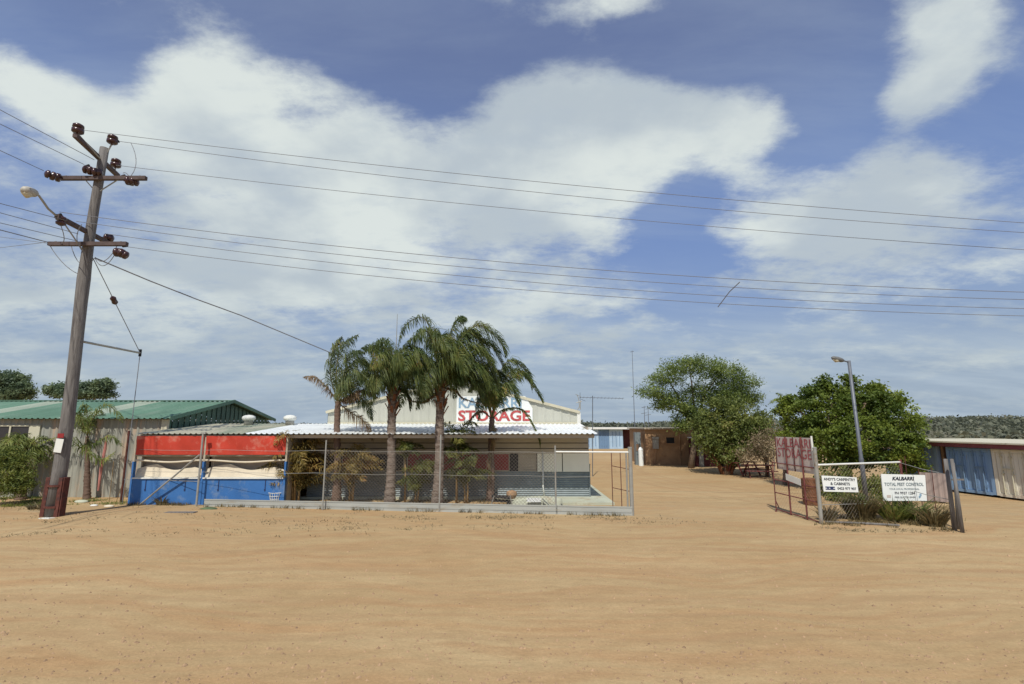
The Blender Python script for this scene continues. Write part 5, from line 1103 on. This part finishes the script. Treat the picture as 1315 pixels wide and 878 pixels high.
for px, py, s, k, lab in ((104,645,.2,'concrete','flat white stone slab near the small palm'),(120,650,.11,'whitep','small round white stone near the small palm'),(139,651,.14,'blind','pale tan stone on the verge right of the small palm'),(268,655,.24,'leafE','mossy grey lump at the left end of the low metal sheets')):
    b = G(px,py); bm = bmesh.new(); bmesh.ops.create_icosphere(bm, subdivisions=2, radius=s); m = MB()
    for v_ in bm.verts:
        nv = noise.noise(v_.co*4)*.25; v_.co = Vector((v_.co.x*1.3, v_.co.y*.8, v_.co.z*.35))*(1+nv)
    m.v = [b+v_.co.copy()+Vector((0,0,.03)) for v_ in bm.verts]; m.f = [tuple(x.index for x in f_.verts) for f_ in bm.faces]; bm.free()
    tag(obj('stone', m, M[k], smooth=True), lab, 'stone')
vs = []; fs = []
for i in range(420):
    px_ = random.choice((random.uniform(262,812), random.uniform(262,812), random.uniform(165,262), random.uniform(1058,1225)))
    if px_ > 1000: c = G(px_, 673+(px_-1058)*.05+random.uniform(-1,1))
    elif px_ < 262: c = G(px_, 648.5+random.uniform(-.5,1))
    else: c = on(px_) + Vector((0,-.07-abs(random.gauss(0,.08)),0))
    if noise.noise(Vector((c.x*1.1,3,1))) < -.05: continue
    for j in range(random.randint(3,8)):
        a = random.uniform(0,6.28); l = random.uniform(.05,.17); p = c+Vector((random.gauss(0,.05),random.gauss(0,.03),gz(c.x,c.y)-.01)); s_ = Vector((math.sin(a),-math.cos(a),0))*.010
        k = len(vs); vs += [p-s_,p+s_,p+Vector((math.cos(a)*l*.6,math.sin(a)*l*.5,l))]; fs += [(k,k+1,k+2)]
mm = MB(); mm.add(vs, fs); o = obj('fence_weeds', mm, M['dry']); o['kind'] = 'stuff'; o['label'] = 'straw coloured weeds along the foot of the fences'
tuft('dry_weed', 'small dark weed growing at the blue counter base', G(208,648), 90, .4, .35, 'weed', 'weed', lean=.6)
tuft('dry_weed', 'grey green low weed left of the pole foot', G(52,655), 160, .35, .6, 'weed', 'weed', lean=.7)
# scattered ground litter and small plants
def scatter(regions, mtl, size, nm, lab):
    vs = []; fs = []
    for (pa, pb, ya, yb, n) in regions:
        for _ in range(n):
            c = G(random.uniform(pa,pb), random.uniform(ya,yb)); cz = gz(c.x,c.y)
            if noise.noise(Vector((c.x*.8,c.y*1.2,5))) < -.02: continue
            for j in range(random.randint(3,7)):
                a = random.uniform(0,6.28); l = size*random.uniform(.4,1.3); p = Vector((c.x+random.gauss(0,.12), c.y+random.gauss(0,.08), cz-.01)); s = Vector((math.sin(a),-math.cos(a),0))*.014
                q = p+Vector((math.cos(a)*l, math.sin(a)*l, l*random.uniform(.15,.9))); k = len(vs); vs += [p-s,p+s,q]; fs += [(k,k+1,k+2)]
    m = MB(); m.add(vs, fs); o = obj(nm, m, M[mtl]); o['kind'] = 'stuff'; o['label'] = lab
scatter([(80,480,652,690,330),(300,900,664,680,300),(0,80,640,690,200),(480,800,662,668,260),(1060,1235,668,684,420)], 'weed', .085, 'ground_litter', 'dry leaves and small weeds scattered on the verge')
scatter([(1056,1225,640,676,900)], 'dry', .2, 'dry_grass', 'dry grass around the sign fence')
scatter([(0,70,636,652,500),(90,165,640,648,200)], 'leafF', .16, 'green_weeds', 'green weeds along the foot of the grey shed')
scatter([(400,700,640,647,500)], 'dry', .16, 'leaf_litter', 'fallen palm litter behind the low metal sheets')
vs = []; fs = []
for _ in range(2600):
    px_ = random.uniform(-20,1335); py_ = 650+random.random()**.7*235; c = G(px_,py_); sz = random.uniform(.008,.03)*(1+.6*(random.random()<.06)); cz = gz(c.x,c.y)
    if 17 < c.y: continue
    k = len(vs); vs += [Vector((c.x+sz*random.uniform(.7,1.3)*math.cos(q),c.y+sz*math.sin(q),cz-.003)) for q in (0,1.25,2.5,3.8,5.0)] + [Vector((c.x,c.y,cz+sz*.7))]; fs += [(k+i,k+(i+1)%5,k+5) for i in range(5)]
mm = MB(); mm.add(vs, fs); o = obj('pebbles', mm, M['pebble']); o['kind'] = 'stuff'; o['label'] = 'small pebbles and clods scattered over the sandy road'
m = MB(); a = G(160,646)
for k in range(7):
    b = G(140+k*9, 645-k*.1); m.tube([b, b+Vector((random.uniform(-.1,.25),0,random.uniform(.5,1.6)))], .012, 4)
tag(obj('bare_sticks', m, M['cane_stem']), 'bare brown sticks standing by the rusty end post', 'sticks')
m = MB()
pts = [W(126,630,20.6),W(130,600,20.7),W(135,575,20.8),W(137,560,20.8)]; m.tube(pts, [.03,.055,.05,.02], 7); tag(obj('red_cloth', m, mat('redcloth',(.42,.17,.14),.8,.2,3)), 'faded red strip hanging against the grey shed wall', 'cloth')
